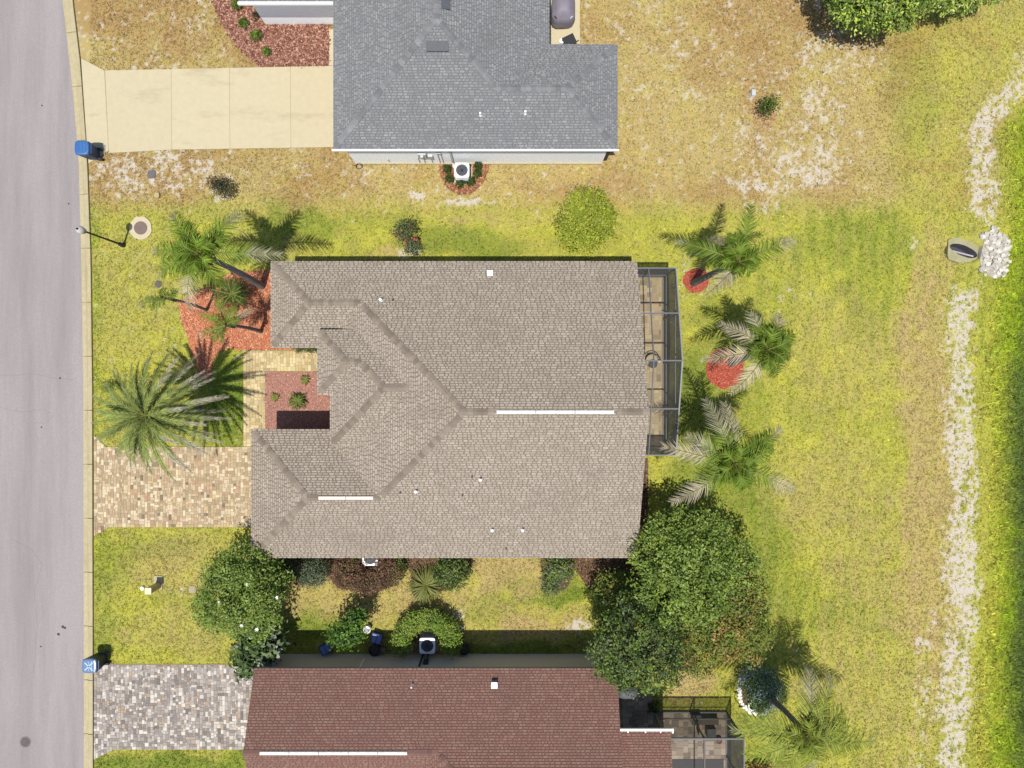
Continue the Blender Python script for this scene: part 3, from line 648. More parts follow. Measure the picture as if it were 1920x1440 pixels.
# ---- grey-roofed house at the top
ht = thing('house', (-2, 14, 0), 'grey shingle-roofed house with white walls at the top', 'house')
zT = ZE + 4.6485 * MP; zw = ZE + 2.26 * MP
F_top = [
 Face((-7.69, 0), (1, 0), ZE, [[(-7.69, 10.10), (-7.69, 24), (-3.0415, 24), (-3.0415, 14.7485)]]),
 Face((1.607, 0), (-1, 0), ZE, [[(-3.0415, 14.7485), (-.653, 12.36), (1.607, 14.62), (1.607, 24), (-3.0415, 24)]]),
 Face((0, 10.10), (0, 1), ZE, [[(-7.69, 10.10), (-.653, 10.10), (-.653, 12.36), (-3.0415, 14.7485)], [(-.653, 10.10), (4.545, 10.10), (2.285, 12.36), (-.653, 12.36)]]),
 Face((0, 14.62), (0, -1), ZE, [[(1.607, 14.62), (-.653, 12.36), (2.285, 12.36), (4.545, 14.62)]]),
 Face((4.545, 0), (-1, 0), ZE, [[(4.545, 10.10), (4.545, 14.62), (2.285, 12.36)]]),
 Face((0, 16.44), (0, 1), ZE, [[(-11.75, 16.44), (-7.69, 16.44), (-4.69, 19.44), (-11.75, 19.44)]]),
 Face((0, 22.44), (0, -1), ZE, [[(-11.75, 22.44), (-7.69, 22.44), (-4.69, 19.44), (-11.75, 19.44)]]),
]
L_top = [((-7.69, 10.10, ZE), (-3.0415, 14.7485, zT)), ((-.653, 12.36, zw), (-3.0415, 14.7485, zT)), ((-3.0415, 14.7485, zT), (-3.0415, 18, zT)),
 ((-.653, 12.36, zw), (2.285, 12.36, zw)), ((4.545, 10.10, ZE), (2.285, 12.36, zw)), ((4.545, 14.62, ZE), (2.285, 12.36, zw))]
GR_T = [A(154, 155, 156), A(147, 148, 151), A(158, 159, 159), A(150, 151, 154), A(166, 167, 166)]
roof_t = roof_of(ht, F_top, L_top, GR_T, A(141, 142, 144), mat('fascia_white', (0.70, 0.70, 0.71), 0.6, 0.04, 4), A(129, 130, 133), 300)
for i, px, py in ((2, 901, 216), (2, 985, 213)): pipe_vent(roof_t, *on(F_top, i, px, py), r=.045)
M_dvent = mat('slate_vent', (0.06, 0.065, 0.075), 0.6, 0.1, 8)
def slope_vent(roof, f, x, y, z, sx, sy, m):
    """low hooded vent lying on the slope"""
    u = f.u; mb = MB(); vs = []
    for lift in (0.0, 0.10):
        for dx, dy in ((-sx / 2, -sy / 2), (sx / 2, -sy / 2), (sx / 2, sy / 2), (-sx / 2, sy / 2)):
            up = (dx * u[0] + dy * u[1]); q = lift * (1.0 if up < 0 else 0.35)
            vs.append((x + dx, y + dy, f.z(x + dx, y + dy) + q - (0.02 if lift == 0 else 0)))
    mb.add(vs, [(3, 2, 1, 0), (4, 5, 6, 7), (0, 1, 5, 4), (1, 2, 6, 5), (2, 3, 7, 6), (3, 0, 4, 7)]); mb.build('roof_vent', m, roof)
x, y, z = on(F_top, 2, 820, 88); slope_vent(roof_t, F_top[2], x, y, z, .92, .36, M_dvent)
x, y, z = on(F_top, 1, 836, 6); slope_vent(roof_t, F_top[1], x, y + .2, z, .34, .92, M_dvent)
walls_top = [(-7.35, 10.36), (4.22, 10.36), (4.22, 14.3), (1.27, 14.3), (1.27, 23.6), (-7.35, 23.6), (-7.35, 22.1), (-11.55, 22.1), (-11.55, 16.86), (-7.35, 16.86)]
houses_plan.append(walls_top)
MB().prism(walls_top, 0, ZE - 0.16).build('wall', M_stucco_w, ht)
gt = MB(); gt.beam((-7.75, 10.065, ZE - .03), (4.6, 10.065, ZE - .03), 0.07, 0.10); gt.build('gutter', M_white, ht)
gt = MB(); gt.beam((-11.8, 16.39, ZE - .03), (-7.70, 16.39, ZE - .03), 0.11, 0.11); gt.build('gutter', M_white, ht)
ds = MB(); ds.beam((-2.75, 10.09, ZE - .12), (-2.75, 10.305, ZE - .45), .08, .08); ds.beam((-2.75, 10.31, ZE - .45), (-2.75, 10.31, .25), .08, .08); ds.beam((-2.75, 10.31, .25), (-2.72, 10.1, .1), .08, .08)
ds.build('downspout', mat('grey_downspout', (.42, .42, .42), .6), ht)
mt = MB(); mt.box((-4.05, 10.30, 1.25), (.36, .12, .55)); mt.box((-3.7, 10.31, 1.0), (.2, .1, .4)); mt.lathe((-4.05, 10.21, 1.35), [(.09, 0), (.09, .02), (.07, .1)], 12); mt.build('meter_box', M_grey, ht)
cd = MB()
for q in ((-4.3, .9), (-4.05, 1.0), (-3.7, .8), (-3.35, 1.5), (-3.2, 1.4)): cd.tube([(q[0], 10.335, 0), (q[0], 10.335, q[1])], .022, 6)
cd.tube([(-3.85, 10.335, 1.5), (-3.85, 10.335, 2.5)], .03, 6); cd.box((-3.28, 10.32, 1.5), (.2, .08, .14)); cd.build('conduit', M_grey, ht)
MB().tube([(-5.72, 10.41, .62), (-5.72, 10.30, .62), (-5.72, 10.27, .55)], .03, 7).build('spigot', M_grey, ht)
MB().box((-1.57, 10.34, .03), (11.5, .10, .1)).build('plinth', M_conc2, ht)
garage_door(ht, -7.35, 11.0, 14.7, M_white)
window(ht, -11.55, 19.5, 1.4, 1.6, 1.3, 'y', -1, M_white)
MB().box((4.30, 10.43, .95), (.18, .12, 1.2)).build('utility_cabinet', M_dark, ht)

# ---- red-roofed house at the bottom
hl = thing('house', (-2, -17, 0), 'red-brown shingle-roofed house with sage walls at the bottom', 'house')
zGL = ZE + 2.99 * MP
F_low = [
 Face((0, -12.24), (0, -1), ZE, [[(-11.09, -12.24), (-3.08, -12.24), (-3.08, -15.23), (-11.09, -15.23)], [(-3.08, -12.24), (4.52, -12.24), (4.52, -18.62), (.31, -18.62), (-3.08, -15.23)]]),
 Face((0, -18.22), (0, 1), ZE, [[(-11.09, -18.22), (-6.07, -18.22), (-3.08, -15.23), (-11.09, -15.23)]]),
 Face((-6.07, 0), (1, 0), ZE, [[(.31, -18.62), (-3.08, -15.23), (-6.07, -18.22), (-6.07, -25)]]),
 Face((0, -25), (0, 1), ZE, [[(-6.07, -25), (4.52, -25), (4.52, -18.62), (.31, -18.62)]]),
 Face((0, -14.98), (0, -1), 2.62, [[(4.28, -14.98), (6.84, -14.98), (6.84, -18.62), (4.28, -18.62)]], 0.25),
 Face((0, -22.26), (0, 1), 2.62, [[(4.28, -22.26), (6.84, -22.26), (6.84, -18.62), (4.28, -18.62)]], 0.25),
]
L_low = [((-3.08, -15.23, zGL), (.31, -18.62, zM)), ((.31, -18.62, zM), (4.52, -18.62, zM)), ((-11.09, -15.23, zGL), (-10.45, -15.23, zGL)), ((-4.25, -15.23, zGL), (-3.08, -15.23, zGL)), ((4.6, -18.62, 2.62 + .91), (6.84, -18.62, 2.62 + .91))]
RE_T = [A(154, 121, 108), A(150, 116, 104), A(158, 126, 112), A(152, 112, 102)]
roof_l = roof_of(hl, F_low, L_low, RE_T, A(136, 102, 93), M_fascia_r, A(126, 92, 82), 500)
ridge_vent(roof_l, -10.4, -4.3, -15.23, zGL, mat('white_ridge_vent'))
x, y, z = on(F_low, 0, 927, 1281); box_vent(roof_l, x, y, z, .26, .26, .22, M_grey)
pipe_vent(roof_l, *on(F_low, 0, 773, 1284), r=.035, h=.3)
walls_low = [(-10.95, -12.65), (4.25, -12.65), (4.25, -24.6), (-5.7, -24.6), (-5.7, -17.8), (-10.95, -17.8)]
houses_plan.append(walls_low)
w = MB(); w.prism(walls_low, 0, ZE - 0.16)
w.add([(4.25, -12.65, ZE - .17), (4.25, -24.6, ZE - .17), (4.25, -18.62, zM - .2), (4.0, -12.65, ZE - .17), (4.0, -24.6, ZE - .17), (4.0, -18.62, zM - .2)], [(0, 2, 1), (3, 4, 5), (0, 1, 4, 3), (1, 2, 5, 4), (2, 0, 3, 5)])
w.add([(-10.95, -12.65, ZE - .17), (-10.95, -17.8, ZE - .17), (-10.95, -15.23, zGL - .2), (-10.7, -12.65, ZE - .17), (-10.7, -17.8, ZE - .17), (-10.7, -15.23, zGL - .2)], [(0, 2, 1), (3, 4, 5), (0, 1, 4, 3), (1, 2, 5, 4), (2, 0, 3, 5)])
w.build('wall', M_stucco_s, hl)
garage_door(hl, -10.95, -17.4, -13.0, M_white)
gt = MB(); gt.beam((4.55, -14.92, 2.60), (6.95, -14.92, 2.60), .10, .10)
for gx_ in (5.0, 5.75, 6.4): gt.box((gx_, -14.97, 2.66), (.05, .12, .03))
gt.box((6.93, -14.96, 2.60), (.07, .20, .11)); gt.build('gutter', M_white, hl)
MB().beam((6.6, -15.2, 0.06), (6.6, -15.2, 2.5), .12, .12).build('post', M_alu, hl)
MB().beam((6.6, -15.2, 2.42), (6.6, -22.0, 2.42), .12, .14).build('lintel', M_alu, hl)
MB().tube([(-6.75, -12.56, .9), (-6.75, -12.56, 2.1)], .035, 7).build('cleanout_pipe', M_pipe, hl)
cd = MB(); cd.tube([(-4.15, -12.60, .1), (-4.15, -12.60, 2.45)], .04, 6); cd.box((-3.9, -12.58, 1.1), (.22, .12, .4)); cd.tube([(-3.9, -12.6, .2), (-3.9, -12.6, .95)], .025, 6); cd.build('conduit', M_dark, hl)
window(hl, 4.25, -18.6, 1.15, 3.0, 2.1, 'y', 1, M_white)

# ------------------------------------------------------------------ screened lanai enclosures
encl = thing('screen_enclosure', (6.0, 1.0, 0), 'dark gabled pool-cage screen enclosure on the tan-roofed house', 'screen enclosure')
xe, yn, ys_, zc, zp, ym = 7.08, 5.0, -3.07, 2.58, 3.72, 0.97
def gz_(y): return zc + (zp - zc) * (1 - abs(y - ym) / 4.035)
ysx = [yn, 3.0, ym, -1.05, ys_]
for k, yy in enumerate(ysx): MB().beam((xe, yy, 0.05), (xe, yy, gz_(yy) - .03), .06, .06).build('post', M_alu, encl)
MB().beam((5.06, yn, 0.05), (5.06, yn, zc - .03), .06, .06).build('post', M_alu, encl); MB().beam((5.06, ys_, 0.05), (5.06, ys_, zc - .03), .06, .06).build('post', M_alu, encl)
for k, yy in enumerate(ysx): MB().beam((5.42 if abs(yy) < 4 else 5.06, yy, gz_(yy) - (.0 if k not in (0, 4) else 0)), (xe + .03, yy, gz_(yy)), .055, .09).build('rafter', M_alu, encl)
for a, b in zip(ysx[:-1], ysx[1:]):
    MB().beam((xe, a, gz_(a)), (xe, b, gz_(b)), .055, .09).build('eave_beam', mat('pale_frame', (.20, .207, .215), .5), encl)
    MB().beam((5.9, a, gz_(a) + .004), (5.9, b, gz_(b) + .004), .045, .07).build('purlin', M_alu, encl)
    MB().beam((xe, a, .66), (xe, b, .66), .035, .05).build('chair_rail', M_alu, encl); MB().beam((xe, a, 2.5), (xe, b, 2.5), .03, .05).build('girt', M_alu, encl)
    MB().beam((xe, a, .09), (xe, b, .09), .05, .06).build('base_plate', M_alu, encl)
    p = MB(); p.add([(xe + .012, a, .1), (xe + .012, b, .1), (xe + .012, b, gz_(b) - .04), (xe + .012, a, gz_(a) - .04)], [(0, 1, 2, 3)]); p.build('screen_panel', SCREEN_WALL, encl)
    p = MB(); p.add([(5.42, a, gz_(a) + .05), (xe, a, gz_(a) + .05), (xe, b, gz_(b) + .05), (5.42, b, gz_(b) + .05)], [(0, 1, 2, 3)]); p.build('roof_screen', SCREEN_ROOF, encl)
for yy in (yn, ys_):
    MB().beam((5.06, yy, .66), (xe, yy, .66), .035, .05).build('chair_rail', M_alu, encl); MB().beam((5.06, yy, .09), (xe, yy, .09), .05, .06).build('base_plate', M_alu, encl)
    p = MB(); s = .012 if yy > 0 else -.012; p.add([(5.06, yy + s, .1), (xe, yy + s, .1), (xe, yy + s, zc - .04), (5.06, yy + s, zc - .04)], [(0, 1, 2, 3)]); p.build('screen_panel', SCREEN_WALL, encl)
MB().beam((6.35, yn, .1), (5.55, yn - .02, zc - .1), .03, .04).build('brace', M_alu, encl); MB().beam((xe, 2.95, 2.4), (6.75, 2.6, gz_(2.6) - .02), .03, .04).build('brace', M_alu, encl)

en2 = thing('screen_enclosure', (8.5, -16.5, 0), 'grey-framed screen enclosure on the patio of the red-roofed house', 'screen enclosure')
x0, x1, yb, zt_ = 6.72, 10.03, -15.34, 2.55
for px_ in (x0, 8.32, x1): MB().beam((px_, yb, .05), (px_, yb, zt_), .06, .06).build('post', M_bronze, en2)
for py_ in (-17.4, -19.5, -21.8): MB().beam((x1, py_, .05), (x1, py_, zt_), .06, .06).build('post', M_bronze, en2)
MB().beam((x0, yb, zt_), (x1 + .03, yb, zt_), .06, .09).build('eave_beam', M_alu, en2); MB().beam((x1, yb - .03, zt_), (x1, -21.8, zt_), .06, .09).build('eave_beam', M_alu, en2)
MB().beam((8.32, yb - .03, zt_ + .004), (8.32, -21.8, zt_ + .004), .06, .09).build('rafter', M_bronze, en2)
MB().beam((x0, yb, .10), (x1, yb, .10), .06, .07).build('base_plate', M_alu, en2); MB().beam((x1, yb, .10), (x1, -21.8, .10), .06, .07).build('base_plate', M_alu, en2)
MB().beam((x0, yb, .75), (x1, yb, .75), .035, .05).build('chair_rail', M_bronze, en2)
MB().beam((x1, -15.4, .14), (x1, -17.35, zt_ - .1), .03, .04).build('brace', M_bronze, en2)
for a, b in ((x0, 8.32), (8.32, x1)):
    p = MB(); p.add([(a, yb + .012, .12), (b, yb + .012, .12), (b, yb + .012, zt_ - .05), (a, yb + .012, zt_ - .05)], [(0, 1, 2, 3)]); p.build('screen_panel', SCREEN_LIGHT, en2)
    p = MB(); p.add([(max(a, 6.86), yb, zt_ + .052), (b, yb, zt_ + .052), (b, -21.8, zt_ + .052), (max(a, 6.86), -21.8, zt_ + .052)], [(0, 1, 2, 3)]); p.build('roof_screen', SCREEN_ROOF, en2)
for a, b in ((yb, -17.4), (-17.4, -19.5), (-19.5, -21.8)):
    p = MB(); p.add([(x1 + .012, a, .12), (x1 + .012, b, .12), (x1 + .012, b, zt_ - .05), (x1 + .012, a, zt_ - .05)], [(0, 1, 2, 3)]); p.build('screen_panel', SCREEN_WALL, en2)
# ------------------------------------------------------------------ palms
PG = np.array(A(120, 146, 48)); PG2 = np.array(A(160, 176, 74)); PGLINT = np.array(A(212, 198, 170)); PGREY = np.array(A(190, 186, 152)); PDARK = np.array(A(84, 112, 40))  # pale tip tones: sunlit glint and light undersides put into the leaf colour
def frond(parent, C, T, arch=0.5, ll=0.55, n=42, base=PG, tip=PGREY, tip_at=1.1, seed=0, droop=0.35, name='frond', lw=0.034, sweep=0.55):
    r = random.Random(seed); C = Vector(C); T = Vector(T); M = (C + T) / 2; M.z = max(C.z, T.z) + arch
    def P(u): return C * (1 - u) ** 2 + M * 2 * u * (1 - u) + T * u * u
    mb = MB(); pts = [P(i / 8) for i in range(9)]; ra = [0.032 * (1 - .8 * i / 8) + .004 for i in range(9)]
    rc = tuple(np.array(A(170, 176, 96)) * 0.9); mb.tube(pts, ra, 4, col=rc, caps=False)
    for i in range(n):
        u = 0.10 + 0.90 * (i + r.uniform(-.3, .3)) / n; u = min(max(u, 0.05), 1.0); p = P(u); tg = (P(min(1, u + .02)) - P(max(0, u - .02))).normalized()
        sd = tg.cross(Vector((0, 0, 1)));
        if sd.length < 1e-4: sd = Vector((1, 0, 0))
        sd.normalize(); upv = sd.cross(tg).normalized()
        le = ll * (0.45 + 0.55 * math.sin(math.pi * min(1, (u * .92 + .12)))) * r.uniform(.85, 1.1)
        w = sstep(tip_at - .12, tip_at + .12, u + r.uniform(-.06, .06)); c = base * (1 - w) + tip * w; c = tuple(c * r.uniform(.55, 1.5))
        for s in (-1, 1):
            d = (sd * s * (1 - .25 * u) + tg * (sweep + .5 * u + r.uniform(-.22, .22)) + upv * r.uniform(-.3, .5)).normalized()
            m_ = p + d * le * .55 - Vector((0, 0, droop * le * .25)); e = p + d * le - Vector((0, 0, droop * le * r.uniform(.7, 1.3)))
            wv = tg * lw / 2
            mb.add([tuple(p - wv), tuple(p + wv), tuple(m_ + wv * .9), tuple(m_ - wv * .9), tuple(e)], [(0, 1, 2, 3), (3, 2, 4)], 0, c)
    return mb.build(name, M_frond, parent, colours=True)
def palm(label, base, crown, tips, name='palm_tree', trunk_r=(.17, .11), arch=.5, ll=.55, n=42, extra=4, seed=0, tipz=-.45, shaft=True, col=PG, lw=.034, group='palm trees'):
    t = thing(name, (*base, 0), label, 'palm tree', group); h = crown[2]
    b = Vector((*base, -.05)); c = Vector(crown); pts = []; rad = []
    for i in range(13):
        u = i / 12; p = b.lerp(c, u); p.z = -.05 + (h - .1) * u
        pts.append(p + Vector((math.sin(u * 3.1) * .06, math.sin(u * 2.6) * .05, 0))); rad.append((trunk_r[0] + (trunk_r[1] - trunk_r[0]) * min(1, u * 1.6)) * (1 + .05 * (i % 2)))
    MB().tube(pts, rad, 10).build('trunk', M_palm_bark, t)
    if shaft:
        MB().tube([c + Vector((0, 0, -.75)), c + Vector((0, 0, -.35)), c + Vector((0, 0, .05)), c + Vector((0, 0, .3))], [trunk_r[1] * 1.05, trunk_r[1] * 1.25, trunk_r[1] * .8, .03], 9).build('crownshaft', mat('palm_boots', A(120, 108, 70), .9, .3, 14, .5, 20), t)
    r = random.Random(seed + 5)
    for i, tp in enumerate(tips):
        px, py = tp[0], tp[1]; dz = tp[2] if len(tp) > 2 and tp[2] is not None else tipz; ta = tp[3] if len(tp) > 3 else 1.15; tc = PGLINT if (len(tp) > 4 and tp[4] == 'd') else PGREY
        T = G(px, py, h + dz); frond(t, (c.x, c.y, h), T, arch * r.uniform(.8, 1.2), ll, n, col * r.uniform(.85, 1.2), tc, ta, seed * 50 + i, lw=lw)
    for i in range(extra):
        a = math.tau * (i + r.random() * .6) / max(1, extra); q = r.uniform(.5, .8)
        frond(t, (c.x, c.y, h), (c.x + math.cos(a) * q, c.y + math.sin(a) * q, h + .55), .25, ll * .8, int(n * .7), col * r.uniform(.9, 1.3), PG2, 1.1, seed * 50 + 30 + i, lw=lw)
    return t
def crown_at(px, py, h): return G(px, py, h)
palm('tall feather palm leaning from the red mulch toward the street, widest of that bed', G2(492, 537), crown_at(376, 478, 6.5),
     [(323, 399, -.5, .8), (345, 420, -.1, 1.1), (450, 401, -.5, .72), (527, 478, -.6, .62), (286, 470, -.5, .85), (298, 515, -.6, .9), (357, 580, -1.2, .45, 'd'), (415, 538, -.8), (330, 500, .0), (420, 440, 0)], seed=1, ll=.66, n=46, lw=.046, extra=6)
palm('small slim palm with its crown out over the lawn nearest the street', G2(388, 582), crown_at(314, 560, 3.95), [(257, 574, -.5, .7, 'd'), (302, 541, -.2), (283, 580, -.3), (330, 545, .1)], seed=2, trunk_r=(.075, .05), ll=.3, n=26, extra=2, arch=.25, lw=.03)
palm('small bright green palm leaning across the middle of the red mulch', G2(490, 622), crown_at(426, 610, 3.74), [(405, 547, -.3), (373, 586, -.3), (473, 580, -.4, .45, 'd'), (372, 632, -.5, .7, 'd'), (399, 640, -.3), (440, 575, .1)], seed=3, trunk_r=(.095, .065), ll=.36, n=30, extra=3, arch=.3, lw=.032)
palm('feather palm at the small red mulch ring beside the screen enclosure corner', G2(1300, 531), crown_at(1382, 492, 5.5),
     [(1266, 453, -.5, .88), (1409, 383, -.2), (1490, 449, -.6, .68, 'd'), (1323, 554, -1.8, .3, 'd'), (1332, 445, -1.0, .5, 'd'), (1376, 440, .2), (1420, 480, 0), (1330, 490, -.4)], seed=4, ll=.62, n=44, lw=.046, extra=6, col=PG * .9)
palm('feather palm with glint-pale frond tips at the larger red mulch ring', G2(1370, 682), crown_at(1437, 656, 5.1),
     [(1349, 606, -.9, .35, 'd'), (1322, 674, -1.2, .3, 'd'), (1369, 739, -1.0, .3, 'd'), (1406, 586, -.2, .6), (1461, 588, -.6, .6, 'd'), (1487, 625, -.2), (1482, 664, -.4), (1455, 706, -.5), (1440, 610, .2), (1470, 640, .1)], seed=5, ll=.60, n=42, lw=.046, extra=6, col=PG * .9)
palm('broad feather palm by the lawn between screen enclosure and large trees', G2(1304, 841), crown_at(1376, 868, 6.0),
     [(1322, 748, -.8, .45), (1241, 836, -.8, .4, 'd'), (1287, 817, -.5, .5), (1258, 943, -1.1, .45, 'd'), (1491, 920, -.9, .55, 'd'), (1464, 802, -.6, .8, 'd'), (1358, 755, -1.0, .35, 'd'), (1310, 893, -.4, .95), (1450, 840, -.3), (1350, 900, -.2), (1440, 815, -.4), (1400, 915, -.3)], seed=6, ll=.66, n=46, lw=.046, extra=6, col=PG * .95)
palm('feather palm rising from the white-stone flower bed at the lower right', G2(1430, 1297), crown_at(1508, 1374, 4.6),
     [(1517, 1255, -.9, .5), (1558, 1272, -.6, .8), (1642, 1388, -.8, .9), (1372, 1368, -.5, .92), (1612, 1399, -.5, 1.1), (1462, 1442, -.5, .9), (1385, 1345, -.3), (1400, 1420, -.6), (1580, 1330, -.4), (1520, 1440, -.8, .7), (1590, 1360, -.1)], seed=7, ll=.78, n=50, lw=.044, extra=6, col=np.array(A(150, 164, 66)))
# the big date palm
dp = thing('date_palm', (*G2(366, 764), 0), 'large round date palm with dense silvery fronds beside the driveway', 'palm tree', 'palm trees')
dc = Vector(crown_at(280, 779, 4.2)); b0 = G2(366, 764)
MB().tube([Vector((b0[0] + (dc.x - b0[0]) * u, b0[1] + (dc.y - b0[1]) * u, -.05 + 3.9 * u)) for u in np.linspace(0, 1, 10)], [.36, .33, .31, .30, .30, .29, .29, .30, .33, .26], 12).build('trunk', M_palm_bark, dp)
MB().blob((dc.x, dc.y, 3.85), (.42, .42, .42), 4, .12, 12, 8).build('crownshaft', mat('palm_boots', A(120, 108, 70), .9, .3, 14, .5, 20), dp)
rr = random.Random(77); k = 0
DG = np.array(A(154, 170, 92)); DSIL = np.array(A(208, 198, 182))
for ring, (cnt, ln, dz) in enumerate(((16, 2.6, -1.4), (19, 2.75, -.7), (15, 2.55, .05), (9, 1.9, .9))):
    for i in range(cnt):
        a = math.tau * (i + rr.uniform(-.25, .25)) / cnt + ring * .31; L = ln * rr.uniform(.88, 1.08) * (1.06 if math.cos(a) > .2 else .94)
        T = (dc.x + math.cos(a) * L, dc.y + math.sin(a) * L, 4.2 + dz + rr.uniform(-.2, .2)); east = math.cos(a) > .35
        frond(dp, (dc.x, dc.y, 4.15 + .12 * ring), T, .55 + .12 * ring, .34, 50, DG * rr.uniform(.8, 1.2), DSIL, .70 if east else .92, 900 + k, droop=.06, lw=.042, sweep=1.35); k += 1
# low palms and cycads
def rosette(name, label, px, py, n, ln, z, col, cat='palm', ll=.22, tips=PG2, seed=0, group=None, arch=.3, stem=.1):
    x, y, _ = G(px, py); t = thing(name, (x, y, 0), label, cat, group); r = random.Random(seed)
    MB().tube([(x, y, -.02), (x, y, z * .6), (x, y, z)], [stem, stem * .9, stem * .5], 8).build('stem', M_palm_bark, t)
    for i in range(n):
        a = math.tau * (i + r.uniform(-.3, .3)) / n; L = ln * r.uniform(.75, 1.1)
        frond(t, (x, y, z), (x + math.cos(a) * L, y + math.sin(a) * L, max(.08, z + r.uniform(-.35, .25) * ln)), arch * r.uniform(.7, 1.4), ll, 20, col * r.uniform(.75, 1.25), tips, 1.0, seed * 40 + i, lw=.026)
rosette('pygmy_palm', 'dark bushy low palm in the red mulch beside the house wall', 450, 556, 22, .95, .9, PDARK, ll=.24, seed=31)
rosette('cycad', 'dark green spiky cycad in the middle of the gravel courtyard', 561, 751, 20, .48, .25, PDARK, 'cycad', ll=.10, seed=32, arch=.2)
rosette('bromeliad', 'small yellow-green spiky plant in the upper corner of the gravel courtyard', 573, 712, 12, .26, .12, np.array(A(150, 150, 70)), 'plant', ll=.06, seed=33, arch=.12, stem=.05)
rosette('bromeliad', 'small yellow-green spiky plant at the left of the gravel courtyard', 517, 744, 12, .24, .12, np.array(A(170, 165, 70)), 'plant', ll=.06, seed=34, arch=.12, stem=.05)

# ------------------------------------------------------------------ broadleaf trees and shrubs
tg = 'broadleaf trees'
def leaves(blobs, n, size, pal, seed, clump=.14, per=10, upright=1.0, fill=.22, jit=.2, zmin=.06):
    """leaf-shaped faces spread through the crown volume in clumps -> arrays"""
    r = np.random.default_rng(seed); vol = np.array([b[3] * b[4] + b[3] * b[5] + b[4] * b[5] for b in blobs]); pr = vol / vol.sum(); nc = max(4, n // per)
    which = r.choice(len(blobs), nc, p=pr); d = r.normal(size=(nc, 3)); d[:, 2] = np.abs(d[:, 2]) * np.where(r.random(nc) < .85, 1, -1); d /= np.linalg.norm(d, axis=1)[:, None]
    rad = np.where(r.random(nc) < fill, r.uniform(.3, .85, nc), r.uniform(.86, 1.04, nc) + r.normal(0, .08, nc))
    B = np.array(blobs); cc = B[which, :3] + d * B[which, 3:6] * rad[:, None]; sh = r.uniform(1 - jit, 1 + jit, nc); pi = r.integers(0, len(pal), nc)
    idx = np.repeat(np.arange(nc), per); m = len(idx); p = cc[idx] + r.normal(0, clump, (m, 3)) * np.array([1, 1, .7]); p[:, 2] = np.maximum(p[:, 2], zmin)
    nr = d[idx] * .6 + r.normal(0, .55, (m, 3)); nr[:, 2] += upright; nr /= np.linalg.norm(nr, axis=1)[:, None]
    t = np.cross(nr, r.normal(size=(m, 3))); t /= np.linalg.norm(t, axis=1)[:, None]; s = np.cross(nr, t); ln = size * r.uniform(.7, 1.3, m)[:, None]; w = ln * r.uniform(.42, .6, m)[:, None]
    V = np.stack([p - t * ln / 2, p + s * w / 2 + nr * ln * .05, p + t * ln / 2 - nr * ln * .08, p - s * w / 2 + nr * ln * .05], 1)
    c = np.array(pal)[pi][idx] * sh[idx][:, None] * r.uniform(.75, 1.25, (m, 1))
    return V.reshape(-1, 3), np.arange(m * 4).reshape(m, 4), np.repeat(c, 4, 0)
def tree(name, label, base, blobs, n, size, pal, seed, cat='tree', trunk=.16, group=None, crown='crown', clump=.14, per=10, limbs=True, fill=.22, jit=.2, upright=1.0):
    if crown == 'crown' and group == tg:
        rb = random.Random(seed * 3 + 1); more = []
        for b in blobs:
            for _ in range(4):
                a = rb.uniform(0, math.tau); q = rb.uniform(.75, 1.0); k = rb.uniform(.22, .40)
                more.append((b[0] + math.cos(a) * b[3] * q, b[1] + math.sin(a) * b[4] * q, b[2] + b[5] * rb.uniform(-.25, .45), b[3] * k, b[4] * k, b[5] * k))
        blobs = list(blobs) + more
    t = thing(name, (*base, 0), label, cat, group); zl = min(b[2] - b[5] * .4 for b in blobs); zl = max(zl, .15)
    cen = np.mean(np.array(blobs)[:, :3], 0); mb = MB(); fork = Vector((base[0] + (cen[0] - base[0]) * .3, base[1] + (cen[1] - base[1]) * .3, zl))
    mb.tube([(*base, -.06), ((base[0] + fork.x) / 2 + .02, (base[1] + fork.y) / 2, zl * .5), fork], [trunk * 1.25, trunk, trunk * .8], 8)
    if limbs:
        r = random.Random(seed)
        for b in blobs:
            for k in range(3 if len(blobs) < 4 else 1):
                a = r.uniform(0, math.tau); e = Vector((b[0] + math.cos(a) * b[3] * .6, b[1] + math.sin(a) * b[4] * .6, b[2] + b[5] * r.uniform(-.1, .6)))
                mb.tube([fork, fork.lerp(e, .5) + Vector((0, 0, .1)), e], [trunk * .5, trunk * .3, trunk * .08], 6)
    mb.build('trunk' if crown == 'crown' else 'stem', M_bark, t)
    V, F, C_ = leaves(blobs, n, size, pal, seed, clump, per, upright, fill, jit); raw_obj(crown, V, F, C_, M_leaf, t, 4)
    return t
def B(px, py, z, rx, ry, rz):
    x, y, _ = G(px, py, z); return (x, y, z, rx, ry, rz)
LG = [A(134, 160, 66), A(118, 144, 56), A(158, 180, 88), A(104, 130, 50)]; LB = [A(190, 214, 84), A(206, 224, 108), A(164, 194, 68), A(214, 228, 140)]
LD = [A(72, 92, 42), A(88, 108, 54), A(60, 78, 38), A(120, 136, 84)]; LO = [A(140, 150, 66), A(164, 156, 76), A(126, 142, 58), A(182, 146, 82), A(112, 134, 52), A(134, 154, 64), A(116, 142, 56)]
LY = [A(178, 190, 60), A(198, 206, 76), A(154, 170, 52)]; LR = [A(140, 100, 80), A(116, 82, 66), A(164, 124, 98), A(120, 120, 66), A(100, 74, 62)]; LS = [A(120, 134, 104), A(100, 116, 84), A(140, 150, 124)]
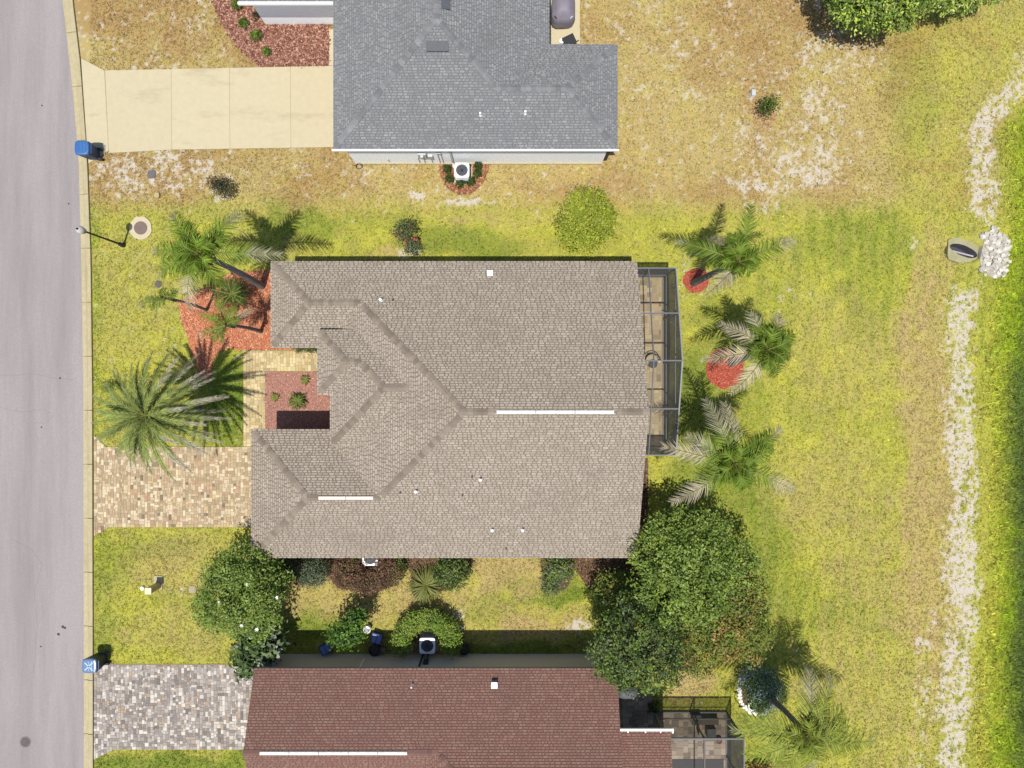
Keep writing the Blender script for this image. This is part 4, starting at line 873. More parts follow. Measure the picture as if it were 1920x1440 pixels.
tree('magnolia_tree', 'dark green round tree with white blossoms at the lower left lawn', G2(470, 1090), [B(450, 1110, 3.0, 1.55, 1.7, 1.5), B(420, 1135, 2.8, 1.0, 1.0, 1.0), B(480, 1140, 2.8, 1.1, 1.1, 1.1), B(455, 1060, 2.8, 1.0, 1.0, 1.1), B(500, 1090, 2.4, .9, .9, .9)], 12000, .13, [A(150, 176, 76)] + LG[:3], 41, group=tg, clump=.12, jit=.32)
bl = [(411, 1130), (464, 1096), (453, 1173), (482, 1180), (423, 1157), (520, 1120)]
for i, (px, py) in enumerate(bl):
    x, y, z = G(px, py, 4.05 - .2 * (i % 3)); m = MB()
    for k in range(6): a = math.tau * k / 6; m.add([(x, y, z), (x + .05 * math.cos(a - .4), y + .05 * math.sin(a - .4), z + .03), (x + .10 * math.cos(a), y + .10 * math.sin(a), z + .05), (x + .05 * math.cos(a + .4), y + .05 * math.sin(a + .4), z + .03)], [(0, 1, 2, 3)])
    m.build('blossom', mat('blossom_white', (.75, .75, .68), .6), bpy.data.objects['magnolia_tree'])
tree('shade_tree', 'bright green spreading tree top beside the corner of the tan roof', G2(1258, 1010), [B(1275, 1080, 3.6, 2.0, 1.9, 1.5), B(1235, 1125, 3.3, 1.1, .9, 1.0), B(1310, 1130, 3.3, 1.2, .9, 1.0), B(1240, 1040, 3.3, 1.2, 1.2, 1.1), B(1310, 1020, 3.2, 1.4, 1.2, 1.1), B(1375, 1065, 2.9, 1.2, 1.1, 1.1), B(1275, 985, 2.7, 1.4, .8, 1.0), B(1330, 995, 2.6, .9, .8, .8)], 19000, .125, [A(156, 182, 72)] + LG[:3], 42, group=tg, clump=.12, jit=.32)
tree('shade_tree', 'dense dark green dome tree overhanging the corner of the red roof', G2(1165, 1170), [B(1193, 1205, 3.9, 1.75, 1.75, 1.6), B(1170, 1230, 3.5, 1.1, 1.1, 1.2), B(1225, 1245, 3.5, 1.0, 1.0, 1.1), B(1195, 1160, 3.5, 1.1, 1.1, 1.1)], 14000, .12, LD + LG[:2], 43, group=tg, clump=.11, jit=.3)
tree('viburnum_tree', 'olive and rusty-leaved broad tree at the right of the cluster', G2(1330, 1130), [B(1350, 1160, 2.6, 1.8, 1.6, 1.3), B(1300, 1205, 2.4, 1.4, 1.1, 1.1), B(1392, 1120, 2.4, 1.0, 1.3, 1.1), B(1378, 1190, 2.2, 1.2, 1.0, 1.0), B(1290, 1135, 2.9, 1.2, .9, .9)], 18000, .125, LO, 44, group=tg, clump=.12, jit=.35)
tree('viburnum_shrub', 'low olive shrub spilling left of the large tree cluster', G2(1140, 1105), [B(1150, 1105, 1.5, .9, .8, .9), B(1140, 1150, 1.4, .7, .9, .8), B(1190, 1112, 1.8, 1.0, .7, .9), B(1240, 1125, 2.2, .8, .6, .8)], 7000, .11, LO[:3] + LG[:2], 45, 'shrub', .07, crown='foliage', clump=.16)
tree('ligustrum_tree', 'rounded yellow-green clipped tree on the north lawn', G2(1094, 420), [B(1098, 412, 1.7, 1.12, 1.22, 1.1), B(1092, 440, 1.5, .9, .8, .9), B(1104, 386, 1.5, .9, .7, .9)], 6500, .11, LY, 46, group=tg, clump=.13, jit=.18, trunk=.09)
tree('oak_tree', 'bright green dense tree cut by the top edge of the picture', G2(1610, -20), [B(1620, 8, 2.6, 1.4, 1.1, 1.2), B(1680, -10, 2.8, 1.6, 1.2, 1.3), B(1590, -40, 2.6, 1.2, 1.2, 1.2), B(1650, 25, 2.2, 1.0, .8, .9)], 11000, .15, LB[:2] + LG, 47, group=tg, clump=.12, jit=.32)
tree('oak_tree', 'smaller green tree right of the dense one at the top edge', G2(1760, -40), [B(1770, -20, 2.2, 1.3, .9, 1.0), B(1820, -30, 2.2, 1.3, .8, 1.0)], 6000, .14, LB + LG, 48, group=tg, clump=.12, jit=.3)
tree('bird_of_paradise', 'dark strappy shrub with white flowers at the corner of the red roof', G2(492, 1208), [B(490, 1205, 1.3, .8, .9, .9), B(475, 1235, 1.2, .7, .5, .7)], 2600, .27, [A(84, 110, 52), A(112, 136, 70), A(66, 90, 42), A(96, 122, 58), A(130, 150, 96), A(84, 110, 52), A(70, 96, 46), A(200, 205, 190)], 49, 'shrub', .06, crown='foliage', clump=.22, per=8, limbs=False)
tree('citrus_tree', 'small young green tree against the wall of the red-roofed house', G2(658, 1168), [B(655, 1180, 1.9, .65, .5, .55), B(640, 1195, 1.7, .6, .35, .45), B(668, 1160, 1.6, .4, .45, .4)], 1500, .15, [A(120, 160, 56), A(96, 134, 46), A(70, 104, 38)], 50, group=tg, clump=.14, trunk=.045)
sg = 'foundation shrubs'
tree('silver_shrub', 'grey-green rounded shrub under the left end of the tan south eave', G2(590, 1068), [B(588, 1072, .9, .62, .62, .7)], 2600, .08, LS + LD[:1], 51, 'shrub', .05, sg, 'foliage', .09)
tree('copper_shrub', 'wide reddish-brown shrub wrapped around the condenser on the south wall', G2(690, 1066), [B(655, 1072, .75, .75, .7, .6), B(725, 1072, .75, .7, .7, .6), B(690, 1090, .75, 1.0, .5, .55)], 6000, .09, LR, 52, 'shrub', .06, sg, 'foliage', .10, jit=.3)
tree('green_edge_shrub', 'low green shrub fringe at the right edge of the reddish shrub', G2(742, 1064), [B(744, 1068, .6, .35, .6, .5)], 1000, .09, LG, 53, 'shrub', .04, sg, 'foliage', .08)
rosette('flax_lily', 'spiky silver-green strap-leaved clump on the south side yard', 800, 1093, 90, .95, .3, np.array(A(140, 150, 120)), 'plant', ll=.05, tips=np.array(A(214, 216, 200)), seed=54, arch=.4, stem=.2)
tree('green_shrub', 'dark glossy shrub right of the spiky silver clump', G2(848, 1068), [B(848, 1072, .8, .75, .7, .7)], 2600, .10, LG + LD, 55, 'shrub', .05, sg, 'foliage', .12)
tree('mixed_shrub', 'narrow grey-and-green shrub under the right part of the tan south eave', G2(1046, 1064), [B(1048, 1062, .9, .6, .55, .7), B(1035, 1095, .6, .4, .5, .5)], 2400, .10, LG + LS, 56, 'shrub', .05, sg, 'foliage', .12)
tree('dark_shrub', 'shaded dark shrub at the left corner under the tan eave', G2(548, 1062), [B(540, 1058, .6, .5, .5, .5)], 900, .09, LD, 57, 'shrub', .04, sg, 'foliage', .12)
# crescent hedge round the lower condenser
cres = [B(800 - 46 * math.cos(a) * 1.0, 1200 - 40 * math.sin(a), .75, .43, .43, .52) for a in np.linspace(-.25, math.pi + .25, 11)]
tree('crescent_hedge', 'crescent clipped green hedge curling around the condenser by the red roof', G2(800, 1166), cres, 11000, .085, [A(136, 170, 58), A(156, 184, 70), A(108, 142, 48), A(172, 188, 86)], 58, 'hedge', .05, None, 'foliage', .08, limbs=False)
# round little shrubs
def ball(px, py, r, pal, label, seed, name='boxwood_shrub', group='clipped round shrubs', n=500, z=None, leaf=.06):
    x, y, _ = G(px, py); z = z or r * .9
    tree(name, label, (x, y), [(x, y, z, r, r, r * .95)], n, leaf, pal, seed, 'shrub', .03, group, 'foliage', r * .16, limbs=False)
BX = [A(110, 142, 44), A(132, 162, 58), A(88, 118, 36)]
for i, (px, py, r, lb) in enumerate([(446, 14, .24, 'top round green shrub in the brown bark bed'), (460, 47, .20, 'second round green shrub from the top in the bark bed'), (483, 71, .25, 'third and largest round green shrub in the bark bed'), (503, 100, .17, 'lowest and smallest round green shrub in the bark bed')]): ball(px, py, r, BX, lb, 60 + i)
ball(482, 33, .16, [A(110, 90, 60), A(90, 80, 50)], 'tiny brownish shrub by the white wall corner in the bark bed', 64, n=250)
for i, (px, py, r, lb) in enumerate([(839, 320, .19, 'round dark shrub upper left of the condenser'), (844, 337, .18, 'round dark shrub lower left of the condenser'), (864, 345, .21, 'round dark shrub directly below the condenser'), (883, 342, .20, 'round dark shrub lower right of the condenser'), (895, 328, .19, 'round dark shrub right of the condenser'), (897, 312, .16, 'small dark shrub upper right of the condenser')]):
    ball(px, py, r, [A(70, 94, 34), A(56, 78, 28), A(86, 108, 40)], lb, 70 + i, n=520)
tree('dying_shrub', 'half dead dark shrub on the sandy patch below the concrete driveway', G2(416, 352), [B(420, 354, .35, .42, .4, .35), B(402, 344, .3, .3, .25, .3)], 900, .08, [A(84, 70, 66), A(64, 54, 52), A(84, 98, 40), A(110, 90, 80)], 80, 'shrub', .03, None, 'foliage', .12)
tree('rose_shrub', 'shrub with pink-red flowers on the north lawn', G2(768, 437), [B(762, 434, .7, .45, .45, .5)], 900, .09, [A(80, 104, 50), A(110, 116, 74), A(140, 138, 100)], 81, 'shrub', .03, None, 'foliage', .14, per=10)
rf = bpy.data.objects['rose_shrub']; r_ = random.Random(5)
for i in range(14):
    a = r_.uniform(2.6, 5.8); q = r_.uniform(.25, .55); x, y, z = G(762, 436, .9); m = MB(); m.blob((x + math.cos(a) * q, y + math.sin(a) * q, z - .3 + r_.uniform(0, .25)), (.06, .06, .045), i, .2, 7, 5); m.build('flower', mat('rose_flower', A(196, 92, 92), .6, .2, 20), rf)
tree('grey_shrub', 'small grey-green shrub just below the flowering shrub on the north lawn', G2(776, 463), [B(774, 464, .35, .36, .32, .35)], 600, .08, LS + LD, 82, 'shrub', .03, None, 'foliage', .1)
tree('sapling', 'lone thin green sapling in the dry sandy lot', G2(1436, 204), [B(1441, 196, .9, .3, .3, .5), B(1436, 205, .5, .22, .22, .3)], 520, .10, [A(120, 138, 48), A(90, 112, 40), A(70, 90, 34)], 83, 'tree', .025, None, 'crown', .13, per=8)
tree('flowering_shrub', 'dark blue-green shrub speckled white in the lower right stone ring', G2(1420, 1290), [B(1420, 1278, .7, .8, .85, .6), B(1446, 1296, .6, .55, .55, .5), B(1432, 1322, .5, .6, .45, .4)], 5200, .085, [A(110, 150, 74), A(94, 130, 76), A(136, 172, 92), A(120, 156, 74), A(214, 224, 232)], 84, 'shrub', .05, None, 'foliage', .13)
tree('groundcover_shrub', 'low green tuft beside the driveway under the date palm', G2(203, 726), [B(203, 726, .25, .35, .25, .22)], 350, .07, LG, 85, 'shrub', .02, None, 'foliage', .08)
tree('low_hedge', 'short dark hedge strip under the north eave beside the entry walk', G2(575, 652), [B(562, 654, .35, .3, .16, .3), B(582, 654, .35, .3, .16, .3), B(600, 654, .35, .25, .16, .3)], 900, .06, LD, 86, 'hedge', .03, None, 'foliage', .06, limbs=False)
tree('red_shrub', 'low reddish shrub cut by the bottom edge at the lower right', G2(1425, 1445), [B(1425, 1448, .4, .6, .4, .35)], 700, .09, [A(150, 110, 60), A(120, 126, 50), A(160, 90, 60)], 87, 'shrub', .03, None, 'foliage', .12)
tw = thing('bare_shrub', (*G2(545, 1068), 0), 'bare grey twiggy shrub in the shade behind the lower left tree', 'shrub'); m = MB(); r_ = random.Random(9)
for i in range(40):
    a = r_.uniform(0, math.tau); L = r_.uniform(.3, .8); x, y, _ = G(548, 1066); m.tube([(x, y, 0), (x + math.cos(a) * L * .4, y + math.sin(a) * L * .4, L * .6), (x + math.cos(a) * L, y + math.sin(a) * L, L * .8)], [.012, .008, .003], 4)
m.build('twigs', mat('grey_twig', A(170, 160, 150), .9), tw)
# ------------------------------------------------------------------ street furniture and yard things
def bin_(px, py, label, lidcol, bodycol, seed, glare_cross):
    x, y, _ = G(px, py, 1.08); t = thing('wheeled_bin', (x, y, .05), label, 'wheeled bin', 'wheeled bins at the kerb')
    b = MB(); b.box((x, y, .58), (.56, .60, .92), taper=.8); b.build('body', bodycol, t)
    l = MB(); vs = []
    for z, q in ((1.02, 1.0), (1.06, 1.0), (1.10, .93), (1.115, .75)):
        for k in range(16):
            a = math.tau * k / 16; cx, cy = math.cos(a), math.sin(a); s = (abs(cx) ** 6 + abs(cy) ** 6) ** (1 / 6); vs.append((x - .02 + .33 * q * cx / s, y + .33 * q * cy / s, z))
    fs = [(i * 16 + k, i * 16 + (k + 1) % 16, (i + 1) * 16 + (k + 1) % 16, (i + 1) * 16 + k) for i in range(3) for k in range(16)] + [tuple(reversed(range(16))), tuple(range(48, 64))]
    l.add(vs, fs); lid = l.build('lid', lidcol, t)
    rb = MB(); rb.box((x - .02, y, 1.118), (.02, .44, .012)); rb.box((x + .12, y, 1.118), (.02, .44, .012))
    if glare_cross:
        rb.beam((x - .2, y - .18, 1.12), (x + .16, y + .18, 1.12), .05, .014); rb.beam((x - .2, y + .18, 1.12), (x + .16, y - .18, 1.12), .05, .014)  # crossed pale bars stand in for the glare pattern on the lid
    rb.build('rib_glare', mat('lid_rib_glare_' + str(glare_cross), (.30, .40, .52) if glare_cross else (.06, .17, .36), .45), lid)
    for s in (-.24, .24): MB().tube([(x + .28, y + s - .04, .17), (x + .28, y + s + .04, .17)], .12, 14).build('wheel', M_dark, t)
    MB().tube([(x + .33, y - .22, .98), (x + .36, y - .22, 1.0), (x + .36, y + .22, 1.0), (x + .33, y + .22, .98)], .018, 6).build('handle', lidcol, t)
BL = mat('blue_bin_lid', A(62, 122, 196, .9), .4, .06, 6, spec=.5); BL2 = mat('glare_blue_lid', A(108, 140, 182), .35, .2, 6, spec=.5)  # second lid is paler: sky glare painted into its blue
bin_(154, 277, 'bright blue wheeled bin by the concrete driveway apron', BL, mat('blue_bin_body', A(60, 84, 120), .5, .08, 6), 1, False)
bin_(168, 1249, 'blue wheeled bin with sky glare painted on its ribbed lid by the grey paver driveway', BL2, mat('navy_bin_body', A(34, 48, 70), .5, .1, 6), 2, True)
# street lamp
x, y, _ = G(232, 460); lp = thing('street_lamp', (x, y, 0), 'black post street lamp with round white head by the kerb', 'street lamp')
MB().tube([(x, y, -.02), (x, y, .35), (x, y, .4), (x, y, 3.05)], [.11, .09, .05, .038], 10).build('post', M_black, lp)
MB().lathe((x, y, 3.02), [(.04, 0), (.12, .06), (.14, .12)], 14).build('collar', M_black, lp)
MB().lathe((x, y, 3.14), [(.13, 0), (.17, .14), (.16, .26), (.08, .36), (.02, .40)], 16).build('globe', mat('lamp_glass', (.40, .40, .39), .3, .1, 10, spec=.5), lp, smooth=True)
MB().lathe((x, y, 3.53), [(.05, 0), (.04, .04), (.01, .08)], 10).build('finial', M_black, lp)
# concrete-ringed sewer manhole in the lawn
x, y, _ = G(265, 428); mh = thing('sewer_manhole', (x, y, 0), 'brown manhole lid in an uneven concrete collar on the front lawn', 'manhole cover'); r_ = random.Random(3)
pl = [(x + .52 * (1 + r_.uniform(-.08, .06)) * math.cos(math.tau * k / 26), y + .56 * (1 + r_.uniform(-.08, .06)) * math.sin(math.tau * k / 26)) for k in range(26)]
MB().prism(pl, -.04, .06).build('collar', mat('cream_concrete', A(226, 212, 178), .9, .08, 8, .2, 40), mh); MB().lathe((x, y, .055), [(.31, 0), (.31, .02), (.29, .025)], 28).build('lid', M_iron, mh)
def disc(name, label, px, py, r, h, m, cat, n=14, sq=None):
    x, y, _ = G(px, py); t = thing(name, (x, y, 0), label, cat); MB().lathe((x, y, -.02), [(r, 0), (r, h + .02), (r * .9, h + .03)], n, sq=sq).build('body', m, t); MB().lathe((x, y, h + .008), [(r * .7, 0), (r * .68, .012)], n, sq=sq).build('lid', m, t)
disc('meter_box', 'grey oval meter cover on the sandy strip below the concrete driveway', 285, 327, .19, .04, mat('slate_cover', A(120, 118, 124), .8, .1, 9), 'utility box', sq=4)
disc('valve_box', 'small grey valve cover on the front lawn left of the red mulch', 297, 533, .17, .03, mat('dull_cover', A(112, 108, 100), .8, .2, 9), 'utility box')
disc('meter_box', 'small cream box near the sandy strip above the street lamp', 296, 367, .12, .12, mat('cream_box', A(206, 186, 138), .7, .08, 9), 'utility box', sq=5)
disc('meter_box', 'flat grey meter pad left of the blossom tree', 361, 1105, .17, .03, mat('pale_cover', A(190, 180, 150), .8, .1, 9), 'utility box', sq=4)
disc('cleanout_cap', 'small white round cap beside the cream utility pedestal', 269, 1102, .09, .14, M_pipe, 'pipe cap', 10)
x, y, _ = G(298, 1092); up = thing('utility_pedestal', (x, y, 0), 'cream utility pedestal on a concrete pad in the lower left lawn', 'utility box')
MB().prism(GP([(290, 1079), (306, 1080), (305, 1104), (289, 1103)]), -.03, .06).build('pad', M_conc2, up); MB().box((x, y - .12, .5), (.24, .24, .9)).build('cabinet', mat('cream_cabinet', A(226, 206, 150), .5, .05, 7), up); MB().box((x, y - .12, .97), (.29, .29, .05)).build('cap', mat('cream_cap', A(250, 238, 200), .5, .04, 7), up)
x, y, _ = G(1413, 174, .4); wp = thing('marker_post', (x, y, 0), 'short white marker post standing in the dry lot', 'post'); MB().box((x, y, .2), (.16, .26, .44)).build('body', M_pipe, wp); MB().box((x, y, .43), (.18, .28, .03)).build('cap', M_grey, wp)
# condensers
def condenser(px, py, label, s=.72, h=.75, pad=True, dark=False):
    x, y, _ = G(px, py, h); t = thing('air_conditioner', (x, y, 0), label, 'air conditioner', 'outdoor condensers')
    if pad: MB().box((x + .02, y - .04, .03), (s + .16, s + .16, .10)).build('pad', M_conc, t)
    b = MB(); b.lathe((x, y, .08), [(s * .47, 0), (s * .47, h - .12)], 32, sq=9); body = b.build('cabinet', mat('condenser_coil', (.06, .065, .075), .6, .2, 40), t)
    lv = MB()
    for k in range(9):
        z = .12 + (h - .2) * k / 8
        lv.lathe((x, y, z), [(s * .475, 0), (s * .49, .012), (s * .475, .02)], 32, sq=9)
    lv.build('louvres', M_grey, t)
    top = MB(); n = 32; vs = []
    for z, q, kind in ((h - .06, .5, 9), (h, .5, 9), (h + .012, .40, 2), (h - .05, .385, 2)):
        for k in range(n):
            a = math.tau * k / n; cx, cy = math.cos(a), math.sin(a); w = (abs(cx) ** kind + abs(cy) ** kind) ** (1 / kind); vs.append((x + s * q * cx / w, y + s * q * cy / w, z))
    top.add(vs, [(i * n + k, i * n + (k + 1) % n, (i + 1) * n + (k + 1) % n, (i + 1) * n + k) for i in range(3) for k in range(n)]); top.build('top_panel', mat('condenser_top', (.62, .63, .66), .5, .05, 6), t)
    MB().lathe((x, y, h - .3), [(s * .38, 0), (s * .38, .02)], 24).build('fan_well', M_dark, t)
    for k in range(3):
        a = math.tau * k / 3 + .5; f = MB(); c, s_ = math.cos(a), math.sin(a); pts = [(.04, -.06, .02), (.26, -.13, .05), (.28, .12, -.04), (.05, .05, -.02)]
        f.add([(x + s / .72 * (u * c - v * s_), y + s / .72 * (u * s_ + v * c), h - .13 + w) for u, v, w in pts], [(0, 1, 2, 3)]); f.build('fan_blade', mat('fan_blade_metal', (.40, .41, .43), .4, .1, 8, metal=.5), t)
    MB().lathe((x, y, h - .16), [(.07, 0), (.07, .1), (.04, .12)], 14).build('fan_hub', M_grey, t)
    g_ = MB()
    for rr_ in (.12, .22, .32): g_.tube([(x + s * rr_ / .82 * math.cos(a), y + s * rr_ / .82 * math.sin(a), h + .005) for a in np.linspace(0, math.tau, 25)], .004, 4, caps=False)
    for k in range(6): a = math.pi * k / 6; g_.tube([(x - s * .385 * math.cos(a), y - s * .385 * math.sin(a), h + .012), (x + s * .385 * math.cos(a), y + s * .385 * math.sin(a), h + .012)], .004, 4)
    g_.build('grille', M_dark, t)
condenser(866, 319, 'square condenser with visible fan on the white wall of the grey-roofed house', .68)
condenser(694, 1046, 'condenser half hidden under the tan south eave', .72, .8)
condenser(801, 1211, 'condenser shaded inside the crescent hedge by the red-roofed house', .72, .8)
# covered grill and dark mat on the top patio
x, y, _ = G(1057, 12, .9); gr = thing('covered_grill', (x, y, .05), 'grill under a grey fabric cover on the top patio', 'grill'); m = MB(); n = 24; vs = []; r_ = random.Random(2)
for z, q in ((.05, 1.0), (.25, 1.0), (.5, .97), (.72, .98), (.82, .86), (.95, .66), (1.05, .52), (1.12, .30)):
    for k in range(n):
        a = math.tau * k / n; cx, cy = math.cos(a), math.sin(a); w = (abs(cx) ** 4 + abs(cy) ** 4) ** .25; q2 = q * (1 + r_.uniform(-.03, .03)); vs.append((x + .55 * q2 * cx / w, y + .62 * q2 * cy / w, z))
m.add(vs, [(i * n + k, i * n + (k + 1) % n, (i + 1) * n + (k + 1) % n, (i + 1) * n + k) for i in range(7) for k in range(n)] + [tuple(range(7 * n, 8 * n)), tuple(reversed(range(n)))])
m.build('cover', mat('grill_cover', A(150, 144, 158), .6, .1, 5, .3, 12), gr, smooth=True)
for s in (-1, 1): MB().tube([(x + s * .30, y - .50, .80), (x + s * .42, y - .42, .86)], .035, 7).build('side_handle', M_grey if s > 0 else M_dark, gr)
x, y, _ = G(1067, 78, .3); ch = thing('patio_chair', (x, y, .05), 'black folding chair half under the grey eave on the top patio', 'chair'); ca, sa = math.cos(.45), math.sin(.45)
def R_(u, v, z): return (x + u * ca - v * sa, y + u * sa + v * ca, z)
m = MB(); m.add([R_(-.28, -.22, .42), R_(.28, -.22, .42), R_(.28, .22, .44), R_(-.28, .22, .44), R_(-.28, -.22, .45), R_(.28, -.22, .45), R_(.28, .22, .47), R_(-.28, .22, .47)], [(3, 2, 1, 0), (4, 5, 6, 7), (0, 1, 5, 4), (1, 2, 6, 5), (2, 3, 7, 6), (3, 0, 4, 7)]); m.build('seat', M_black, ch)
m = MB(); m.add([R_(-.28, -.22, .45), R_(.28, -.22, .45), R_(.28, -.36, .9), R_(-.28, -.36, .9), R_(-.28, -.25, .45), R_(.28, -.25, .45), R_(.28, -.39, .9), R_(-.28, -.39, .9)], [(3, 2, 1, 0), (4, 5, 6, 7), (0, 1, 5, 4), (1, 2, 6, 5), (2, 3, 7, 6), (3, 0, 4, 7)]); m.build('backrest', M_black, ch)
for u in (-.26, .26):
    for v in (-.2, .2): MB().tube([R_(u, v, .05), R_(u, v, .43)], .016, 6).build('leg', M_black, ch)
x, y, _ = G(1053, 80, .1); wp = thing('plant_pot', (x, y, .05), 'small white pot beside the black chair on the top patio', 'pot'); MB().lathe((x, y, .05), [(.07, 0), (.11, .2), (.11, .22), (.09, .22), (.08, .17)], 14).build('body', M_pipe, wp); MB().lathe((x, y, .18), [(.085, 0), (.085, .02)], 12).build('soil', M_soil, wp)
# lanai furniture
x, y, _ = G(1224, 682, .45); st = thing('patio_table', (x, y, .06), 'small round dark table inside the screened lanai', 'table'); MB().lathe((x, y, .46), [(.2, 0), (.21, .02), (.2, .04)], 24).build('table_top', M_dark, st); MB().lathe((x, y, .06), [(.17, 0), (.16, .02), (.03, .05), (.03, .40)], 16).build('pedestal', M_dark, st)
x, y, _ = G(1224, 676, .7); hc = thing('hoop_chair', (x, y, .06), 'curved-back metal chair behind the round lanai table', 'chair')
m = MB(); m.tube([(x + .36 * math.cos(a), y - .05 + .36 * math.sin(a), .72) for a in np.linspace(.25, math.pi - .1, 14)], .022, 7); m.build('back_rail', M_black, hc)
for a in (.3, 1.1, 2.0, math.pi - .15): MB().tube([(x + .36 * math.cos(a), y - .05 + .36 * math.sin(a), .72), (x + .30 * math.cos(a), y - .05 + .30 * math.sin(a), .06)], .015, 6).build('leg', M_black, hc)
MB().lathe((x, y + .04, .42), [(.26, 0), (.27, .02), (.26, .05)], 20).build('seat', mat('chair_cushion', A(206, 190, 150), .8, .08, 8), hc)
x, y, _ = G(1237, 677, .3); cu = thing('white_jug', (x, y, .06), 'small white jug beside the round lanai table', 'jug'); MB().lathe((x, y, .06), [(.06, 0), (.075, .1), (.06, .2), (.04, .28)], 14).build('body', M_pipe, cu); MB().tube([(x + .06, y, .12), (x + .12, y, .16), (x + .11, y, .26), (x + .05, y, .27)], .012, 6).build('handle', M_pipe, cu)
# lower patio furniture
M_wick = mat('dark_wicker', (.06, .045, .04), .7, .2, 30)
x, y, _ = G(1330, 1352, .4); bn = thing('patio_bench', (x, y, .06), 'dark low bench on the screened patio by the red roof', 'bench'); MB().box((x, y, .42), (.84, .30, .06)).build('seat', M_wick, bn)
for u in (-.38, .38):
    for v in (-.11, .11): MB().box((x + u, y + v, .225), (.05, .05, .33)).build('leg', M_wick, bn)
x, y, _ = G(1334, 1374, .42); ot = thing('ottoman', (x, y, .06), 'square dark ottoman on the screened patio below the bench', 'ottoman'); MB().box((x, y, .25), (.42, .40, .36)).build('base', M_wick, ot); MB().box((x, y, .455), (.40, .38, .05)).build('cushion', mat('grey_cushion', (.07, .07, .075), .8, .1, 9), ot)
x, y, _ = G(1347, 1387, .15); pp = thing('plant_pot', (x, y, .06), 'little terracotta pot near the ottoman on the screened patio', 'pot'); MB().lathe((x, y, .06), [(.09, 0), (.13, .2), (.14, .23), (.11, .23), (.10, .18)], 14).build('body', mat('dark_terracotta', A(130, 92, 76), .8, .1, 8), pp); MB().lathe((x, y, .22), [(.105, 0), (.105, .01)], 12).build('soil', M_soil, pp)
x, y, _ = G(1306, 1350, .4); sc = thing('patio_chair', (x, y, .06), 'dark sling chair left of the bench on the screened patio', 'chair')
MB().box((x, y, .40), (.42, .44, .04)).build('seat', M_dark, sc); MB().beam((x, y - .20, .44), (x, y - .32, .88), .42, .03).build('backrest', M_dark, sc)
for u in (-.19, .19):
    for v in (-.18, .18): MB().tube([(x + u, y + v, .06), (x + u, y + v, .39)], .015, 6).build('leg', M_black, sc)
sheet = MB(); sheet.prism([(7.1, -17.55), (9.9, -17.55), (9.9, -21.5), (7.1, -21.5)], .066, .078); ro = thing('dark_floor_sheet', (8.5, -19, .066), 'large dark grey rug at the bottom of the screened patio', 'sheet'); sheet.build('body', mat('floor_sheet_grey', A(92, 88, 90), .95, .1, 12), ro)  # thin dark grey sheet over the lower patio floor
x, y, _ = G(1176, 1300, .9); g2 = thing('covered_grill', (x, y, .06), 'grey covered grill tucked beside the red roof under the tree', 'grill'); m = MB(); n = 22; vs = []
for z, q in ((.06, .95), (.4, 1.0), (.8, .95), (.98, .75), (1.08, .35)):
    for k in range(n):
        a = math.tau * k / n; cx, cy = math.cos(a), math.sin(a); w = (abs(cx) ** 3 + abs(cy) ** 3) ** (1 / 3); vs.append((x + .52 * q * cx / w, y + .30 * q * cy / w, z))
m.add(vs, [(i * n + k, i * n + (k + 1) % n, (i + 1) * n + (k + 1) % n, (i + 1) * n + k) for i in range(4) for k in range(n)] + [tuple(range(4 * n, 5 * n)), tuple(reversed(range(n)))]); m.build('cover', mat('slate_cover_cloth', A(112, 112, 122), .6, .1, 5, .3, 12), g2, smooth=True); MB().tube([(x - .2, y + .28, .7), (x + .2, y + .28, .7)], .02, 6).build('handle', M_dark, g2)
def potplant(px, py, label, seed, r=.16, pal=LD, pot=M_soil, h=.3, base=.0):
    x, y, _ = G(px, py, .3); t = thing('potted_plant', (x, y, base), label, 'potted plant', 'potted plants'); MB().lathe((x, y, base), [(r * .7, 0), (r, h * .8), (r * 1.05, h), (r * .9, h), (r * .85, h * .85)], 14).build('pot', pot, t)
    V, F, C_ = leaves([(x, y, base + h + .12, r, r, .16)], 160, .09, pal, seed, .06, 8); raw_obj('foliage', V, F, C_, M_leaf, t, 4)
potplant(1222, 1326, 'dark potted plant at the patio corner left of the screen enclosure', 91, base=.06); potplant(1232, 1322, 'leafy potted plant touching the screen enclosure corner', 92, pal=LG, base=.0)
# things along the north wall of the red-roofed house
def tub(px, py, label, r):
    x, y, _ = G(px, py, .4); t = thing('planter_tub', (x, y, 0), label, 'tub'); MB().lathe((x, y, 0), [(r * .75, 0), (r, .36), (r * 1.06, .38), (r * .94, .38), (r * .85, .28)], 18).build('body', M_dark, t); MB().lathe((x, y, .27), [(r * .86, 0), (r * .86, .02)], 16).build('soil', M_soil, t)
tub(702, 1220, 'round black tub left of the condenser by the red-roofed house', .26); tub(870, 1218, 'round black tub right of the condenser by the red-roofed house', .26)
x, y, _ = G(718, 1218, .2); bx = thing('storage_box', (x, y, 0), 'small grey-tan box beside the left black tub', 'box'); MB().box((x, y, .11), (.22, .2, .22)).build('body', mat('box_grey', A(120, 112, 108), .8), bx); MB().box((x, y, .23), (.24, .22, .03)).build('lid', mat('box_lid', A(150, 140, 132), .8), bx)
